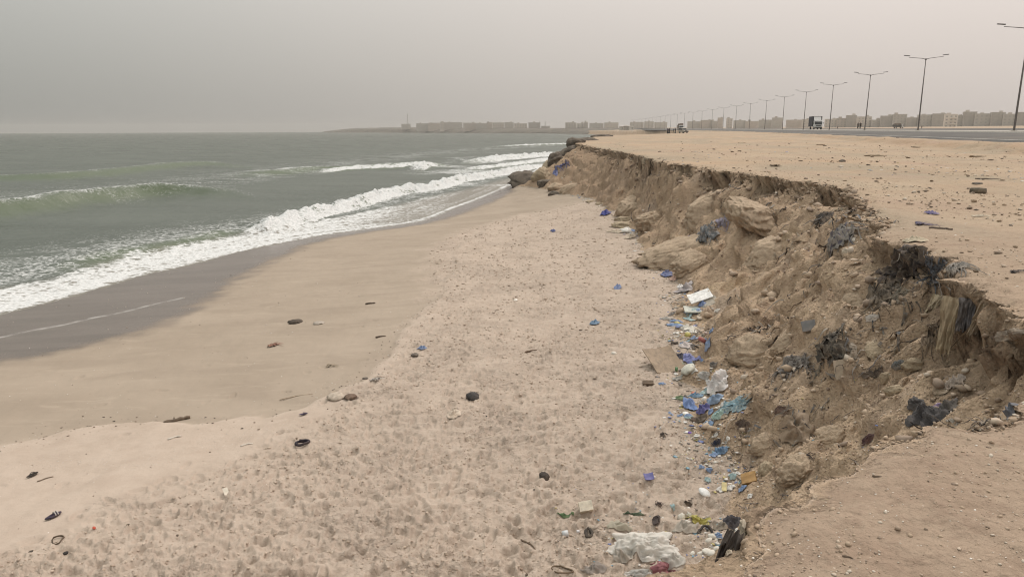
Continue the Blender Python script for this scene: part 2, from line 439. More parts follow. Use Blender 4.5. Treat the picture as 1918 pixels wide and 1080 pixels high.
# ------------------------------------------------------------------ terrain
def terrain():
    th = np.concatenate([np.linspace(-64, -40, 70, endpoint=False), np.linspace(-40, 42, 1150, endpoint=False), np.linspace(42, 66, 90)]) * math.pi / 180
    rs = np.concatenate([np.geomspace(0.5, 2.2, 60, endpoint=False), np.geomspace(2.2, 130, 1080, endpoint=False), np.geomspace(130, 2600, 190)])
    X, Y = polar(rs, th)
    nr, nc = X.shape
    x, y = X.ravel(), Y.ravel()
    r = np.hypot(x, y)
    de0, s, gx, gy = line_dist(x, y, EDGE, True)
    dt0, st = line_dist(x, y, TOE)
    dw, sw = line_dist(x, y, WAT)
    near = np.clip(r / 8, 0.25, 1.6)
    # ragged brink: bites and lobes at several scales
    de = de0 + near * (0.22 * fbm(x * 0.9, y * 0.9, 3, 3) + 0.12 * ridged(x * 2.3, y * 2.3, 5, 2)) - 0.15 * near
    dt = dt0 + np.clip(r / 14, .3, 1.3) * (0.45 * fbm(x * 0.55, y * 0.55, 11, 4))
    slope = (de > 0) & (dt < 0)
    t = np.where(slope, de / np.maximum(de - dt, 1e-3), np.where(de <= 0, 0, 1))
    # inland heights
    din = np.clip(-de, 0, None)
    zp = np.minimum(0.025 * np.clip(din - 1.0, 0, None), lerp(0.12, 0.60, sstep(40, 220, y)))
    zp = zp * sstep(0, 25, r)
    zp = zp + 0.05 * fbm(x * 0.35, y * 0.35, 21, 4) * sstep(0, 3, din) * sstep(5, 16, r) + 0.018 * fbm(x * 2.5, y * 2.5, 23, 4) * np.clip(9 / r, 0.3, 1)
    zp = zp + 0.006 * ridged(x * 9, y * 9, 29, 2) * np.clip(9 / r, 0, 1)
    zp -= 0.06 * sstep(0.4, 0.0, din) ** 2
    # road embankment
    global ROADC
    dr, sr = line_dist(x, y, ROADC)
    bank = sstep(17.5, 14.2, np.abs(dr + 0.5) + 0.6 * fbm(x * .25, y * .25, 41, 3))
    zr = road_z(sr) - 0.03 * np.clip(dr, -15, 15)
    zp = lerp(zp, np.maximum(zp, zr - 0.10), bank)
    zp = zp + np.clip(-dr - 18, 0, 700) * 0.0085 * (1 - bank) * (r > 30)
    zp = zp + bank * (1 - bank) * 0.8 * fbm(x * 0.5, y * 0.5, 43, 4)
    rut = sstep(40, 10, np.abs(dr - 14)) * 0.06 * fbm(x * .5, y * .12, 77, 3)
    zp = zp + rut
    # beach
    zb = beach_z(x, y, np.clip(dt, 0, None), dw)
    tr, _ = line_dist(x, y, TRAMP)                 # trodden sand lies on the bank side
    tramp = sstep(-0.7, 0.9, -tr + 0.7 * fbm(x * 0.8, y * 0.8, 51, 4)) * (dt > -0.5) * (dw < -1)
    berm, _ = line_dist(x, y, BERM)
    berm = berm + 0.22 * fbm(x * 0.9, y * 0.9, 53, 3)
    zb = zb + 0.07 * sstep(0.25, -0.25, berm) * (dw < -1)
    damp = sstep(-0.06, 0.10, berm) * (dw < 0)
    damp2, _ = line_dist(x, y, DAMP2)
    damp = np.maximum(damp * (1 - tramp), 0.0)
    wl, _ = line_dist(x, y, WETL)
    wl = wl + 0.25 * fbm(x * 0.5, y * 0.5, 61, 3)
    wet = sstep(-1.0, 0.5, wl + 0.3 * fbm(x * 1.4, y * 1.4, 62, 3))
    wet = np.maximum(wet, sstep(-0.8, 0.0, dw)) * (dt > -1)
    zb = zb + (1 - wet) * (0.022 * fbm(x * 0.7, y * 0.7, 63, 4) + 0.008 * fbm(x * 3.1, y * 1.3, 65, 3))
    wx = x + 0.10 * perlin(x * 2.2, y * 2.2, 70); wy = y + 0.10 * perlin(x * 2.2 + 9, y * 2.2, 72)
    c0 = fbm(wx * 2.0, wy * 4.6, 71, 4, gain=0.55)
    lump = 1.6 * sstep(0.0, 0.10, c0) * (1 - .5 * sstep(.1, .9, c0)) + 0.9 * sstep(-0.42, -0.34, c0) + 0.35 * fbm(x * 6.5, y * 6.5, 73, 3, gain=.6)
    patch = 0.65 + 0.5 * perlin(x * 0.6, y * 0.6, 75)
    zb = zb + tramp * 0.020 * lump * patch
    # slope profile: scarp under the brink, then talus
    yk = [-40, 0, 5.4, 6.2, 9.0, 10.2, 13.5, 17, 22, 30, 60, 120, 3000]
    hk = [.5, .40, .35, .70, .70, .25, .22, .35, .62, .70, .65, .7, .6]
    sc_h = np.interp(y, yk, hk) * (1 + 0.9 * perlin(s * 0.35, s * 0 + 1.3, 81) + 0.5 * perlin(s * 1.3, s * 0 + 3.4, 83))
    sc_h = np.clip(sc_h, 0.05, 1.3)
    sc_w = 0.10
    ds = np.clip(-dt0, 0, None)
    base = np.where(t < sc_w, -sc_h * sstep(0, sc_w, t), 0)
    tt = np.clip((t - sc_w) / (1 - sc_w), 0, 1)
    zt = lerp(ZTOE, -5.6, sstep(66, 105, y))
    tal = lerp(-sc_h, np.maximum(zb, zt - 1), 0.55 * tt + 0.45 * (1 - (1 - tt) ** 1.7))
    zs = np.where(t < sc_w, base, tal) + zp * (1 - t) * (t > 0)
    env = np.clip(np.minimum(tt * 6, (1 - tt) * 4), 0, 1) * (t > 0) * (t < 1)
    env2 = np.clip(np.minimum(t * 12, (1 - t) * 5), 0, 1) * (t > 0) * (t < 1)
    dn_m = t * 4.6
    big = fbm(s * 0.42 + 0.25 * dn_m, dn_m * 0.30, 91, 3)
    gul = ridged(s * 1.5 + 0.55 * dn_m, dn_m * 0.22, 93, 3, 0.5)
    lum = fbm(x * 1.9, y * 1.9, 95, 4, gain=0.5)
    blk = np.abs(perlin(x * 0.9 + .3 * perlin(x * 2, y * 2, 96), y * 0.9, 97)) * 2
    fin = ridged(x * 6, y * 6, 99, 3, 0.6)
    rgh = sstep(-0.25, 0.35, fbm(x * 0.5, y * 0.5, 90, 3))          # crumbly against smoothed stretches
    sz = np.clip(r / 14, 0.45, 1.2)
    zs = zs + sz * env * (0.42 * big + 0.07 * gul + (0.05 + 0.14 * rgh) * lum + 0.22 * (blk - .5)) + env2 * 0.040 * fin * (0.4 + rgh) * np.clip(10 / r, .4, 1)
    # steps in the talus (slumped clods)
    q = (zs + 0.3 * big) * 2.2
    zs = zs + env * 0.10 * rgh * (np.abs((q % 1.0) - 0.5) - 0.25) * sz
    z = np.where(de <= 0, zp, np.where(dt >= 0, zb, zs))
    # undercut below the brink and lateral lumps
    uc = np.exp(-((t - sc_w * 0.95) / 0.055) ** 2) * (t > 0) * (0.15 + 0.35 * sc_h + 0.35 * perlin(s * 0.8, s * 0 + 9, 85)) * sz
    uc = np.clip(uc, 0, 0.6)
    sc_on = sstep(sc_w * 1.6, sc_w * .6, t) * (t > 0)
    lat = (env2 * (0.10 * fbm(s * 2.4, z * 3.2, 87, 3) + 0.16 * perlin(s * .9, z * 1.7, 89)) + sc_on * (0.16 * fbm(s * 2.6, z * 4.5, 187, 4, gain=.6) + .10 * perlin(s * 5, z * 9, 189))) * sz
    x2 = x + gx * (lat - uc); y2 = y + gy * (lat - uc)
    # footprints pressed into the trodden sand
    Zg = z.reshape(nr, nc)
    lr0 = math.log(130 / 2.2) / 1080
    rng = np.random.default_rng(5)
    tg = tramp.reshape(nr, nc); dtg = dt.reshape(nr, nc); wg = dw.reshape(nr, nc)
    nf = 0
    for _ in range(30000):
        if nf > 5500: break
        rr = 6.5 * (46 / 6.5) ** rng.random() ** 0.9; tt_ = rng.uniform(-0.75, 0.5)
        ir = 60 + int(math.log(rr / 2.2) / lr0)
        it = int(np.searchsorted(th, tt_))
        if ir >= nr - 30 or it >= nc - 2: continue
        pr = tg[ir, it] * 1.0 + 0.012 * (wg[ir, it] < -6)
        if dtg[ir, it] < 0.1 or rng.random() > pr: continue
        nf += 1
        L, W = rng.uniform(.09, .15), rng.uniform(.045, .08)
        kr = max(2, int(L * 1.7 / (rr * lr0))); kt = max(2, int(L * 1.7 / rr / 0.00125))
        a0, a1, b0, b1 = max(ir - kr, 0), ir + kr + 1, max(it - kt, 0), it + kt + 1
        cx, cy = rr * math.sin(tt_), rr * math.cos(tt_)
        an = rng.uniform(0, math.pi)
        ux, uy = math.sin(an), math.cos(an)
        dx, dy = X[a0:a1, b0:b1] - cx, Y[a0:a1, b0:b1] - cy
        u = (dx * ux + dy * uy) / L; v = (dx * uy - dy * ux) / (W * (1 + .25 * u))
        q2 = u * u + v * v
        dep = rng.uniform(.012, .036)
        Zg[a0:a1, b0:b1] += -dep * np.exp(-(q2 ** 3) * 1.2) + 0.4 * dep * np.exp(-((np.sqrt(q2) - 1.35) / 0.28) ** 2)
    V = np.stack([x2, y2, Zg.ravel()], -1)
    F = grid_faces(nr, nc)
    cliff = np.where(t <= 0, sstep(-0.16, 0.02, de) * 0.55, np.where(t >= 1, sstep(0.25, 0.0, dt) * 0.9, 1.0))
    plat = sstep(0.0, 0.02, -de) + (de > 0) * (dt < 0) * (t < .3)
    foam = np.exp(-((line_dist(x, y, FOAML)[0] + 0.10 * fbm(x * .7, y * .7, 55, 3)) / 0.11) ** 2) * (0.45 + 0.5 * fbm(x * 3, y * 3, 57, 3)) * (line_dist(x, y, FOAML)[1] > 0.1)
    foam = np.clip(0.55 * foam * (x < -9), 0, 1)
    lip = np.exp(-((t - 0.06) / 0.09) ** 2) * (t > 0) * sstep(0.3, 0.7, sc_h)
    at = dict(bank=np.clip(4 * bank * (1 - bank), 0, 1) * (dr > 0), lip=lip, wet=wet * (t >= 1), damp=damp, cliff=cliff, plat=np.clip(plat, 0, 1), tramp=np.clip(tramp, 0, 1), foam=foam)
    cf = F
    zmax = Zg.ravel()[cf].max(1)
    vis = (zmax > -5.3)
    td = t[cf].mean(1); dem = de[cf].mean(1); dtm = dt[cf].mean(1)
    is_pl = dem <= 0
    is_be = (~is_pl) & (dtm >= 0)
    is_cl = ~is_pl & ~is_be
    objs = []
    for nm, k in (('plateau', is_pl), ('cliff_slope', is_cl), ('beach', is_be)):
        o = sub_mesh(nm, V, cf, k & vis, G, at)
        tag(o, kind='structure')
        objs.append(o)
    return objs

# lamp / road line: lamp base pixels measured in the photo, lamps 33.5 m apart
LAMP_X = [1889, 1708, 1608, 1545, 1501, 1466, 1431, 1396, 1368, 1344, 1325, 1309, 1294, 1280, 1266, 1254, 1243.5, 1234, 1226, 1218, 1210.5, 1204, 1197, 1192, 1186.5]
lamps = []
for k, lx in enumerate(LAMP_X):
    d = 80 + 33.5 * k
    lamps.append((float((lx - 959) / FPX * d * 0.99), float(d)))
# ease the measured line so that the road has no kinks
lp = np.array(lamps)
cx = np.polyfit(lp[:, 1], lp[:, 0], 5, w=1.0 / lp[:, 1])
lx_s = np.polyval(cx, lp[:, 1])
road_pts = [(lp[0, 0] + (lp[0, 0] - lp[1, 0]) * k, lp[0, 1] - 33.5 * k) for k in (6, 4, 3, 2, 1)]
sl = (lx_s[1] - lx_s[0])
road_pts = [(lx_s[0] - sl * k, lp[0, 1] - 33.5 * k) for k in (6, 4, 3, 2, 1)] + [(a, b) for a, b in zip(lx_s, lp[:, 1])]
e1 = np.array(road_pts[-1]) - np.array(road_pts[-2])
road_pts += [tuple(np.array(road_pts[-1]) + e1 * k) for k in (4, 12, 30)]
ROADC = smooth_line(road_pts, 4)                     # the median with the lamps
def road_z(s):
    return 1.18 + 0.0009 * np.clip(s - 300, 0, 400)

TRAMP = beach_line([(-200, 1120), (0, 1040), (180, 985), (330, 930), (470, 850), (590, 790), (690, 715), (745, 655), (790, 600), (815, 555), (800, 500), (800, 465), (870, 430), (960, 405), (1060, 385), (1110, 372)])
BERM = beach_line([(-250, 900), (0, 838), (110, 812), (180, 799), (260, 796), (350, 797), (430, 786), (500, 781), (570, 764), (640, 728), (700, 700), (742, 655), (752, 630), (780, 600), (820, 560), (835, 540), (740, 534), (640, 534), (620, 545)][:16] + [(850, 505), (850, 470), (905, 432), (1000, 402), (1110, 374)])
DAMP2 = BERM
WETL = beach_line([(-200, 722), (0, 676), (50, 667), (155, 646), (230, 627), (285, 606), (347, 586), (400, 545), (440, 521), (480, 500), (520, 480), (570, 458), (640, 442), (720, 430), (800, 418), (862, 400), (905, 384), (955, 358), (1000, 332)])
FOAML = beach_line([(-60, 645), (0, 632), (60, 619), (120, 607), (180, 594), (215, 588), (280, 572), (340, 558)])
ground_objs = terrain()

# ------------------------------------------------------------------ sea
def mat_sea():
    m = NT('sea_water')
    foam, face = m.attr('foam'), m.attr('face')
    n = m.noise(0.05, 4, 0.6, m.pos((1, 3, 1)))
    base = m.mix(m.rng(n, 0.35, 0.65), (0.072, 0.085, 0.071), (0.094, 0.109, 0.092))
    base = m.mix(face, base, (0.082, 0.110, 0.060))
    base = m.mix(m.attr('shal'), base, (0.20, 0.18, 0.15))
    # lace: holes in the foam sheet
    v = m.n('ShaderNodeTexVoronoi', feature='DISTANCE_TO_EDGE'); v.inputs['Scale'].default_value = 2.6
    w1 = m.n('ShaderNodeVectorMath', operation='ADD')
    nn = m.n('ShaderNodeTexNoise'); nn.inputs['Scale'].default_value = 1.4; nn.inputs['Detail'].default_value = 4
    m.put(nn.inputs['Vector'], m.pos())
    m.put(w1.inputs[0], m.pos((0.6, 1.0, 1))); m.put(w1.inputs[1], nn.outputs['Color'])
    m.put(v.inputs['Vector'], w1.outputs[0])
    lace = m.rng(v.outputs['Distance'], 0.02, 0.30, 1.0, 0.0)
    nf = m.noise(5.0, 5, 0.65)
    a = m.math('ADD', m.math('MULTIPLY', lace, 0.45), m.math('MULTIPLY', nf, 0.75))
    thr = m.math('SUBTRACT', 1.08, foam)
    k = m.math('MULTIPLY', m.rng(m.math('SUBTRACT', a, thr), -0.20, 0.16), m.math('GREATER_THAN', foam, 0.03))
    white = m.mix(m.rng(m.noise(9, 4), 0.35, 0.65), (0.46, 0.475, 0.475), (0.70, 0.705, 0.71))
    col = m.mix(k, base, white)
    rough = m.math('ADD', 0.16, m.math('MULTIPLY', k, 0.7))
    hb = m.math('ADD', m.noise(1.1, 5, 0.6, m.pos((0.7, 1.6, 1))), m.math('MULTIPLY', m.noise(5, 3, 0.6, m.pos((0.8, 1.6, 1))), 0.25))
    nb = m.bump(hb, 0.55, 0.22)
    nb = m.bump(m.noise(14, 4, 0.7), m.math('MULTIPLY', k, 0.6) if False else 0.25, 0.04, nb)
    m.out(col, 0.8, nb, 0.0)
    gl = m.n('ShaderNodeBsdfGlossy'); gl.inputs['Roughness'].default_value = 0.22
    m.put(gl.inputs['Normal'], nb)
    fr = m.n('ShaderNodeFresnel'); fr.inputs['IOR'].default_value = 1.33
    m.put(fr.inputs['Normal'], nb)
    ms = m.n('ShaderNodeMixShader')
    m.put(ms.inputs[0], m.math('MULTIPLY', m.math('MINIMUM', fr.outputs[0], 0.24), m.math('SUBTRACT', 1.0, k)))
    m.put(ms.inputs[1], m.b.outputs[0]); m.put(ms.inputs[2], gl.outputs[0])
    m.put(m.t.nodes['Material Output'].inputs['Surface'], ms.outputs[0])
    return m.m

def sea():
    th = np.concatenate([np.linspace(-66, -38, 130, endpoint=False), np.linspace(-38, 12, 1000, endpoint=False), np.linspace(12, 40, 60)]) * math.pi / 180
    rs = np.concatenate([np.geomspace(18, 230, 820, endpoint=False), np.geomspace(230, 2600, 160)])
    X, Y = polar(rs, th)
    nr, nc = X.shape
    x, y = X.ravel(), Y.ravel()
    r = np.hypot(x, y)
    dw, sw = line_dist(x, y, WAT)                     # positive seawards
    z = np.zeros_like(x)
    # open swell, crests roughly along the shore
    off = sstep(6, 30, dw)
    ph = dw + 3.0 * fbm(x * 0.02, y * 0.02, 101, 3)
    z += off * 0.20 * np.sin(ph * 2 * np.pi / 19.0) * (0.6 + 0.6 * perlin(x * .015, y * .015, 103))
    z += off * 0.10 * fbm(x * 0.10, y * 0.22, 105, 4)
    z += sstep(1, 8, dw) * 0.045 * fbm(x * 0.5, y * 0.9, 107, 4, gain=.6) * np.clip(80 / r, .2, 1)
    foam = np.zeros_like(x); face = np.zeros_like(x)
    def wave(px, zc, A, back, front, foam_a, taper=(0.15, 0.15), white_front=0.0, seed=0, rag=0.0):
        nonlocal z, foam, face
        L = smooth_line([on_z(a, b, ZSEA + zc)[:2] for a, b in px], 6)
        d, s = line_dist(x, y, L)                     # positive seawards when traced left to right
        d = d + 0.6 * fbm(x * 0.16, y * 0.16, 111 + seed, 3) * np.minimum(1, front / 1.5)
        tot = np.sqrt(((L[1:] - L[:-1]) ** 2).sum(1)).sum()
        f = s / tot
        tp = sstep(0, taper[0], f) * sstep(1, 1 - taper[1], f)
        prof = np.where(d > 0, np.exp(-(d / back) ** 2), np.exp(-(d / front) ** 2))
        prof = np.where((f <= 0.0005) | (f >= 0.9995), prof * 0, prof)
        amp = A * tp * (1 + rag * fbm(x * 0.8, y * 0.8, 117 + seed, 3))
        z = z + amp * prof
        face = np.maximum(face, tp * np.where(d < 0.1 * back, np.exp(-((d + front * .7) / (front * .7)) ** 2), 0) * 0.9)
        cr = np.exp(-((d - 0.15) / (0.45 + .02 * r * .3)) ** 2) * foam_a * tp
        foam = np.maximum(foam, cr * (0.75 + 0.5 * fbm(x * 0.35, y * 0.35, 121 + seed, 3)))
        if white_front:
            wf = sstep(-white_front, -white_front * .75, d) * sstep(0.9, 0.0, d) * tp
            wf = wf * np.clip(0.78 + 0.45 * fbm(x * 0.6, y * 0.6, 123 + seed, 3), 0, 1.1)
            foam = np.maximum(foam, wf)
            z = z + wf * (0.10 * fbm(x * 1.6, y * 1.6, 127 + seed, 4, gain=.6) + .05)
    # standing green wave on the left
    wave([(-500, 430), (-160, 402), (0, 384), (60, 376), (130, 365), (250, 353), (340, 349), (430, 350), (520, 356)], 1.0, 1.40, 5.0, 1.75, 0.42, (0.05, 0.35))
    # its neighbours further out
    wave([(-300, 330), (0, 331), (120, 328), (230, 318), (330, 308), (420, 305), (520, 309)], 0.6, 0.9, 5.5, 2.4, 0.25, (0.2, 0.3), seed=3)
    wave([(400, 324), (520, 317), (600, 311), (700, 310), (790, 306), (850, 304)], 0.6, 0.6, 5, 3.0, 0.5, (0.2, 0.1), 0.0, seed=5)
    wave([(770, 315), (795, 308), (822, 306)], 0.6, 0.45, 2.2, 1.4, 0.9, (0.4, 0.4), 1.8, seed=6, rag=.9)
    wave([(560, 322), (640, 316), (720, 314), (790, 311), (850, 309)], 0.3, 0.3, 3, 2.0, 0.75, (0.3, 0.2), 2.2, seed=16, rag=.5)
    wave([(820, 322), (900, 312), (980, 303), (1050, 292)], 0.3, 0.3, 3, 2.0, 0.7, (0.3, 0.1), 2.5, seed=17, rag=.5)
    wave([(840, 303), (885, 297), (940, 292), (1000, 288), (1060, 284), (1100, 280)], 0.8, 0.8, 5, 2.6, 0.6, (0.3, 0.05), 4.5, seed=7, rag=.5)
    wave([(880, 275), (960, 272), (1080, 268)], 0.4, 0.5, 6, 4, 0.45, (0.5, 0.05), 4.0, seed=8, rag=.5)
    # the bore rolling up the beach
    wave([(486, 428), (515, 412), (560, 398), (600, 389), (650, 378), (700, 364), (750, 352), (800, 347), (861, 332), (905, 326), (970, 314), (1040, 300)], 0.55, 0.62, 1.6, 0.9, 0.95, (0.03, 0.02), 1.7, seed=9, rag=.5)
    # low wave in front of the left beach
    wave([(60, 510), (160, 486), (240, 466), (330, 447), (410, 432), (470, 424)], 0.25, 0.30, 2.4, 1.5, 0.32, (0.25, 0.2), seed=10)
    # foam sheet at the water's edge: wide on the left, thin film on the right
    out_px = [(-300, 600), (-120, 566), (0, 541), (60, 533), (130, 517), (200, 497), (290, 474), (380, 458), (470, 438), (540, 424), (640, 408), (730, 388), (810, 368), (900, 348), (1000, 318), (1040, 299)]
    OUT = smooth_line([on_z(a, b, ZSEA)[:2] for a, b in out_px], 5)
    do, so = line_dist(x, y, OUT)
    sheet = sstep(0.9, -0.5, do + 0.7 * fbm(x * .45, y * .45, 131, 4)) * sstep(-0.5, 0.05, dw + 0.2)
    leftw = sstep(-4, -15, x)                          # fades to streaks along the right part
    sheet_a = sheet * (0.10 + 0.16 * sstep(-.2, .7, fbm(dw * 1.2, sw * 0.10, 145, 3)) + (0.50 + 0.22 * fbm(dw * 0.9, sw * 0.12, 147, 4)) * leftw)
    foam = np.maximum(foam, sheet_a)
    rim = np.exp(-((dw - 0.20) / 0.28) ** 2) * (0.55 + 0.35 * leftw + 0.25 * fbm(x * .3, y * .3, 143, 3))
    foam = np.maximum(foam, rim)
    # foam rags in the shallows
    rag = sstep(0.25, 0.75, ridged(x * 0.30, y * 0.42, 135, 3)) * sstep(12, 2, do) * sstep(-0.5, 1.5, do) * 0.30
    rag2 = sstep(0.1, 0.8, fbm(x * 0.06, y * 0.06, 137, 3) + 0.25) * sstep(0.35, 0.9, ridged(x * 0.16, y * 0.34, 139, 3)) * sstep(-8, 6, x + 0.12 * y) * sstep(60, 25, dw) * sstep(300, 60, r) * 0.50
    rag3 = sstep(0.5, 1.0, ridged(x * 0.12, y * 0.3, 141, 3)) * sstep(70, 30, dw) * sstep(25, 40, dw) * 0.26
    foam = np.maximum(np.maximum(foam, rag), np.maximum(rag2, rag3))
    foam = np.clip(foam, 0, 1.15)
    shal = sstep(1.0, -1.5, do) * 0.9
    z = z * sstep(-0.3, 3.0, dw) + ZSEA + 0.035 + 0.012 * fbm(x * 1.1, y * 1.1, 133, 3) + sheet_a * leftw * (0.05 * fbm(x * 2.5, y * 2.5, 129, 3) * sstep(0, 1.0, dw))
    V = np.stack([x, y, z], -1)
    F = grid_faces(nr, nc)
    keep = dw[F].max(1) > -3
    o = sub_mesh('sea', V, F, keep, mat_sea(), dict(foam=foam, face=face, shal=shal))
    tag(o, kind='structure')
    return o
sea_obj = sea()
# ------------------------------------------------------------------ mesh builder
class MB:
    def __init__(s): s.V = []; s.F = []
    def add(s, V, F, M=None):
        o = len(s.V)
        for v in V:
            v = Vector(v)
            s.V.append(tuple(M @ v if M is not None else v))
        s.F += [tuple(i + o for i in f) for f in F]
        return s
    def box(s, c, d, M=None, taper=1.0):
        x, y, z = d[0] / 2, d[1] / 2, d[2] / 2
        V = [(c[0] + sx * x * (taper if sz > 0 else 1), c[1] + sy * y * (taper if sz > 0 else 1), c[2] + sz * z) for sz in (-1, 1) for sx, sy in ((-1, -1), (1, -1), (1, 1), (-1, 1))]
        F = [(3, 2, 1, 0), (4, 5, 6, 7), (0, 1, 5, 4), (1, 2, 6, 5), (2, 3, 7, 6), (3, 0, 4, 7)]
        return s.add(V, F, M)
    def tube(s, pts, rs, n=8, M=None):
        pts = [Vector(p) for p in pts]
        if isinstance(rs, (int, float)): rs = [rs] * len(pts)
        V, F = [], []
        u = None
        for i, p in enumerate(pts):
            d = (pts[min(i + 1, len(pts) - 1)] - pts[max(i - 1, 0)]).normalized()
            if u is None: u = d.orthogonal().normalized()
            u = (u - d * u.dot(d)).normalized()
            v = d.cross(u)
            for k in range(n):
                a = 2 * math.pi * k / n
                V.append(p + (u * math.cos(a) + v * math.sin(a)) * rs[i])
        for i in range(len(pts) - 1):
            for k in range(n):
                F.append((i * n + k, i * n + (k + 1) % n, (i + 1) * n + (k + 1) % n, (i + 1) * n + k))
        F.append(tuple(reversed(range(n)))); F.append(tuple(range((len(pts) - 1) * n, len(pts) * n)))
        return s.add(V, F, M)
    def prism(s, prof, x0, x1, M=None):
        """profile in (y, z), extruded along x"""
        n = len(prof)
        V = [(x0, a, b) for a, b in prof] + [(x1, a, b) for a, b in prof]
        F = [tuple(range(n)), tuple(reversed(range(n, 2 * n)))] + [(i, n + i, n + (i + 1) % n, (i + 1) % n) for i in range(n)]
        return s.add(V, F, M)
    def build(s, name, mat, parent=None, smooth=False):
        return link_mesh(name, s.V, s.F, mat, parent, smooth)
def empty(name, loc, rz=0.0):
    o = bpy.data.objects.new(name, None)
    COL.objects.link(o)
    o.location = tuple(float(v) for v in loc); o.rotation_euler = (0, 0, rz)
    o.empty_display_size = 0.2
    return o
def kids(o): return [c for c in bpy.data.objects if c.parent == o]
def copy_tree(o, parent=None):
    c = o.copy(); COL.objects.link(c); c.parent = parent
    for ch in kids(o): copy_tree(ch, c)
    return c
bpy.context.view_layer.update()
CP = Vector((0, 0, EYE))
def hit(px, py, which=None):
    """where the pixel's sight line meets the built ground"""
    d = Vector(ray(px, py)); best = None
    for o in (which or ground_objs):
        ok, p, n, i = o.ray_cast(CP, d)
        if ok and (best is None or (p - CP).length < (best[0] - CP).length): best = (p, n if n.dot(d) < 0 else -n)
    return best
def drop(x, y, z0=30.0):
    best = None
    for o in ground_objs:
        ok, p, n, i = o.ray_cast(Vector((x, y, z0)), Vector((0, 0, -1)))
        if ok and (best is None or p.z > best[0].z): best = (p, n)
    return best
def ground_z(x, y):
    b = drop(x, y)
    return b[0].z if b else -5.0
def road_surface(x, y):
    d, s = line_dist(np.array([x], np.float32), np.array([y], np.float32), ROADC)
    return float(road_z(s[0]) - 0.03 * np.clip(d[0], -14, 14))
def road_dir(x, y):
    i = int(np.argmin(((ROADC - np.array([x, y])) ** 2).sum(1)))
    d = ROADC[min(i + 1, len(ROADC) - 1)] - ROADC[max(i - 1, 0)]
    return math.atan2(d[1], d[0])

# ------------------------------------------------------------------ road
def mat_asphalt():
    m = NT('asphalt')
    c = m.mix(m.rng(m.noise(0.3, 5), .35, .65), (0.062, 0.060, 0.058), (0.092, 0.087, 0.082))
    c = m.mix(m.rng(m.noise(0.08, 4, .6, m.pos((1, 1, 1))), .5, .7, 0, .5), c, (0.16, 0.135, 0.11))
    return m.out(c, 0.85, m.bump(m.noise(40, 3), .4, .01), 0.3)
def strip(name, offs, mat, zoff=0.0, kind='structure', thick=None):
    """sheet along the road's median line between two or more offsets (seaward positive)"""
    P = ROADC[(ROADC[:, 1] > -90) & (ROADC[:, 1] < 2300)]
    D = np.gradient(P, axis=0); D /= np.linalg.norm(D, axis=1)[:, None]
    N = np.stack([-D[:, 1], D[:, 0]], 1)
    seg = np.concatenate([[0], np.cumsum(np.linalg.norm(np.diff(P, axis=0), axis=1))]) + line_dist(P[:1, 0].astype(np.float32), P[:1, 1].astype(np.float32), ROADC)[1][0]
    rows = []
    for o, dz in offs:
        xy = P + N * o
        rows.append(np.column_stack([xy, road_z(seg) - 0.03 * np.clip(o, -14, 14) + zoff + dz]))
    V = np.stack(rows, 1).reshape(-1, 3)
    F = grid_faces(len(P), len(offs))
    o = link_mesh(name, V, F[:, ::-1], mat, smooth=False)
    tag(o, kind=kind)
    return o
M_asph = mat_asphalt()
M_kerb = mat_simple('kerb_concrete', (0.42, 0.39, 0.35), 0.85, 0.12, 2, obj=False)
M_paint = mat_simple('road_paint', (0.66, 0.64, 0.60), 0.7, 0.12, 3, obj=False)
strip('road', [(0.9, 0), (7, 0), (13.2, 0), (13.6, -0.25)], M_asph)
strip('road', [(-13.5, 0), (-7, 0), (-0.9, 0)], M_asph)
strip('median_kerb', [(-0.9, -.05), (-0.88, 0.14), (0.88, 0.14), (0.9, -.05)], M_kerb)
strip('road_marking', [(12.3, 0), (12.45, 0)], M_paint, 0.006)
strip('road_marking', [(1.25, 0), (1.4, 0)], M_paint, 0.006)

# ------------------------------------------------------------------ lamp posts
M_pole = mat_simple('galvanised_steel', (0.145, 0.128, 0.12), 0.55, 0.15, 1.5, metallic=0.3)
M_head = mat_simple('lamp_housing', (0.12, 0.11, 0.105), 0.5, 0.1, 3)
M_lens = mat_simple('lamp_lens', (0.45, 0.43, 0.40), 0.25, 0.05, 3)
def make_lamp():
    r = empty('lamp_post', (0, 0, 0))
    MB().tube([(0, 0, 0), (0, 0, .35), (0, 0, 6), (0, 0, 11.7)], [.13, .12, .095, .06], 10).build('pole', M_pole, r, True)
    MB().box((0, 0, .02), (.5, .5, .05)).box((0, 0, -.35), (.7, .7, .7)).build('base_plate', M_kerb, r)
    MB().tube([(0, 0, 11.5), (0, 0, 11.75), (0, 0, 11.86)], [.07, .11, .07], 8).build('bracket', M_pole, r, True)
    for sd in (-1, 1):
        a = MB().tube([(0, 0, 11.6), (sd * .25, 0, 11.78), (sd * .6, 0, 11.86), (sd * 1.6, 0, 11.98), (sd * 2.55, 0, 12.08)], [.06, .055, .05, .042, .036], 7).build('arm', M_pole, r, True)
        h = MB().prism([(-.10, -.02), (.10, -.02), (.13, .05), (.09, .10), (-.09, .10), (-.13, .05)], 2.45 if sd > 0 else -3.3, 3.3 if sd > 0 else -2.45,
                       Matrix.Translation((0, 0, 12.03)) @ Matrix.Rotation(-sd * .10, 4, 'Y') @ Matrix.Translation((0, 0, .27 * 0))).build('lamp_head', M_head, a)
        h.location.z = 0.0
    return r
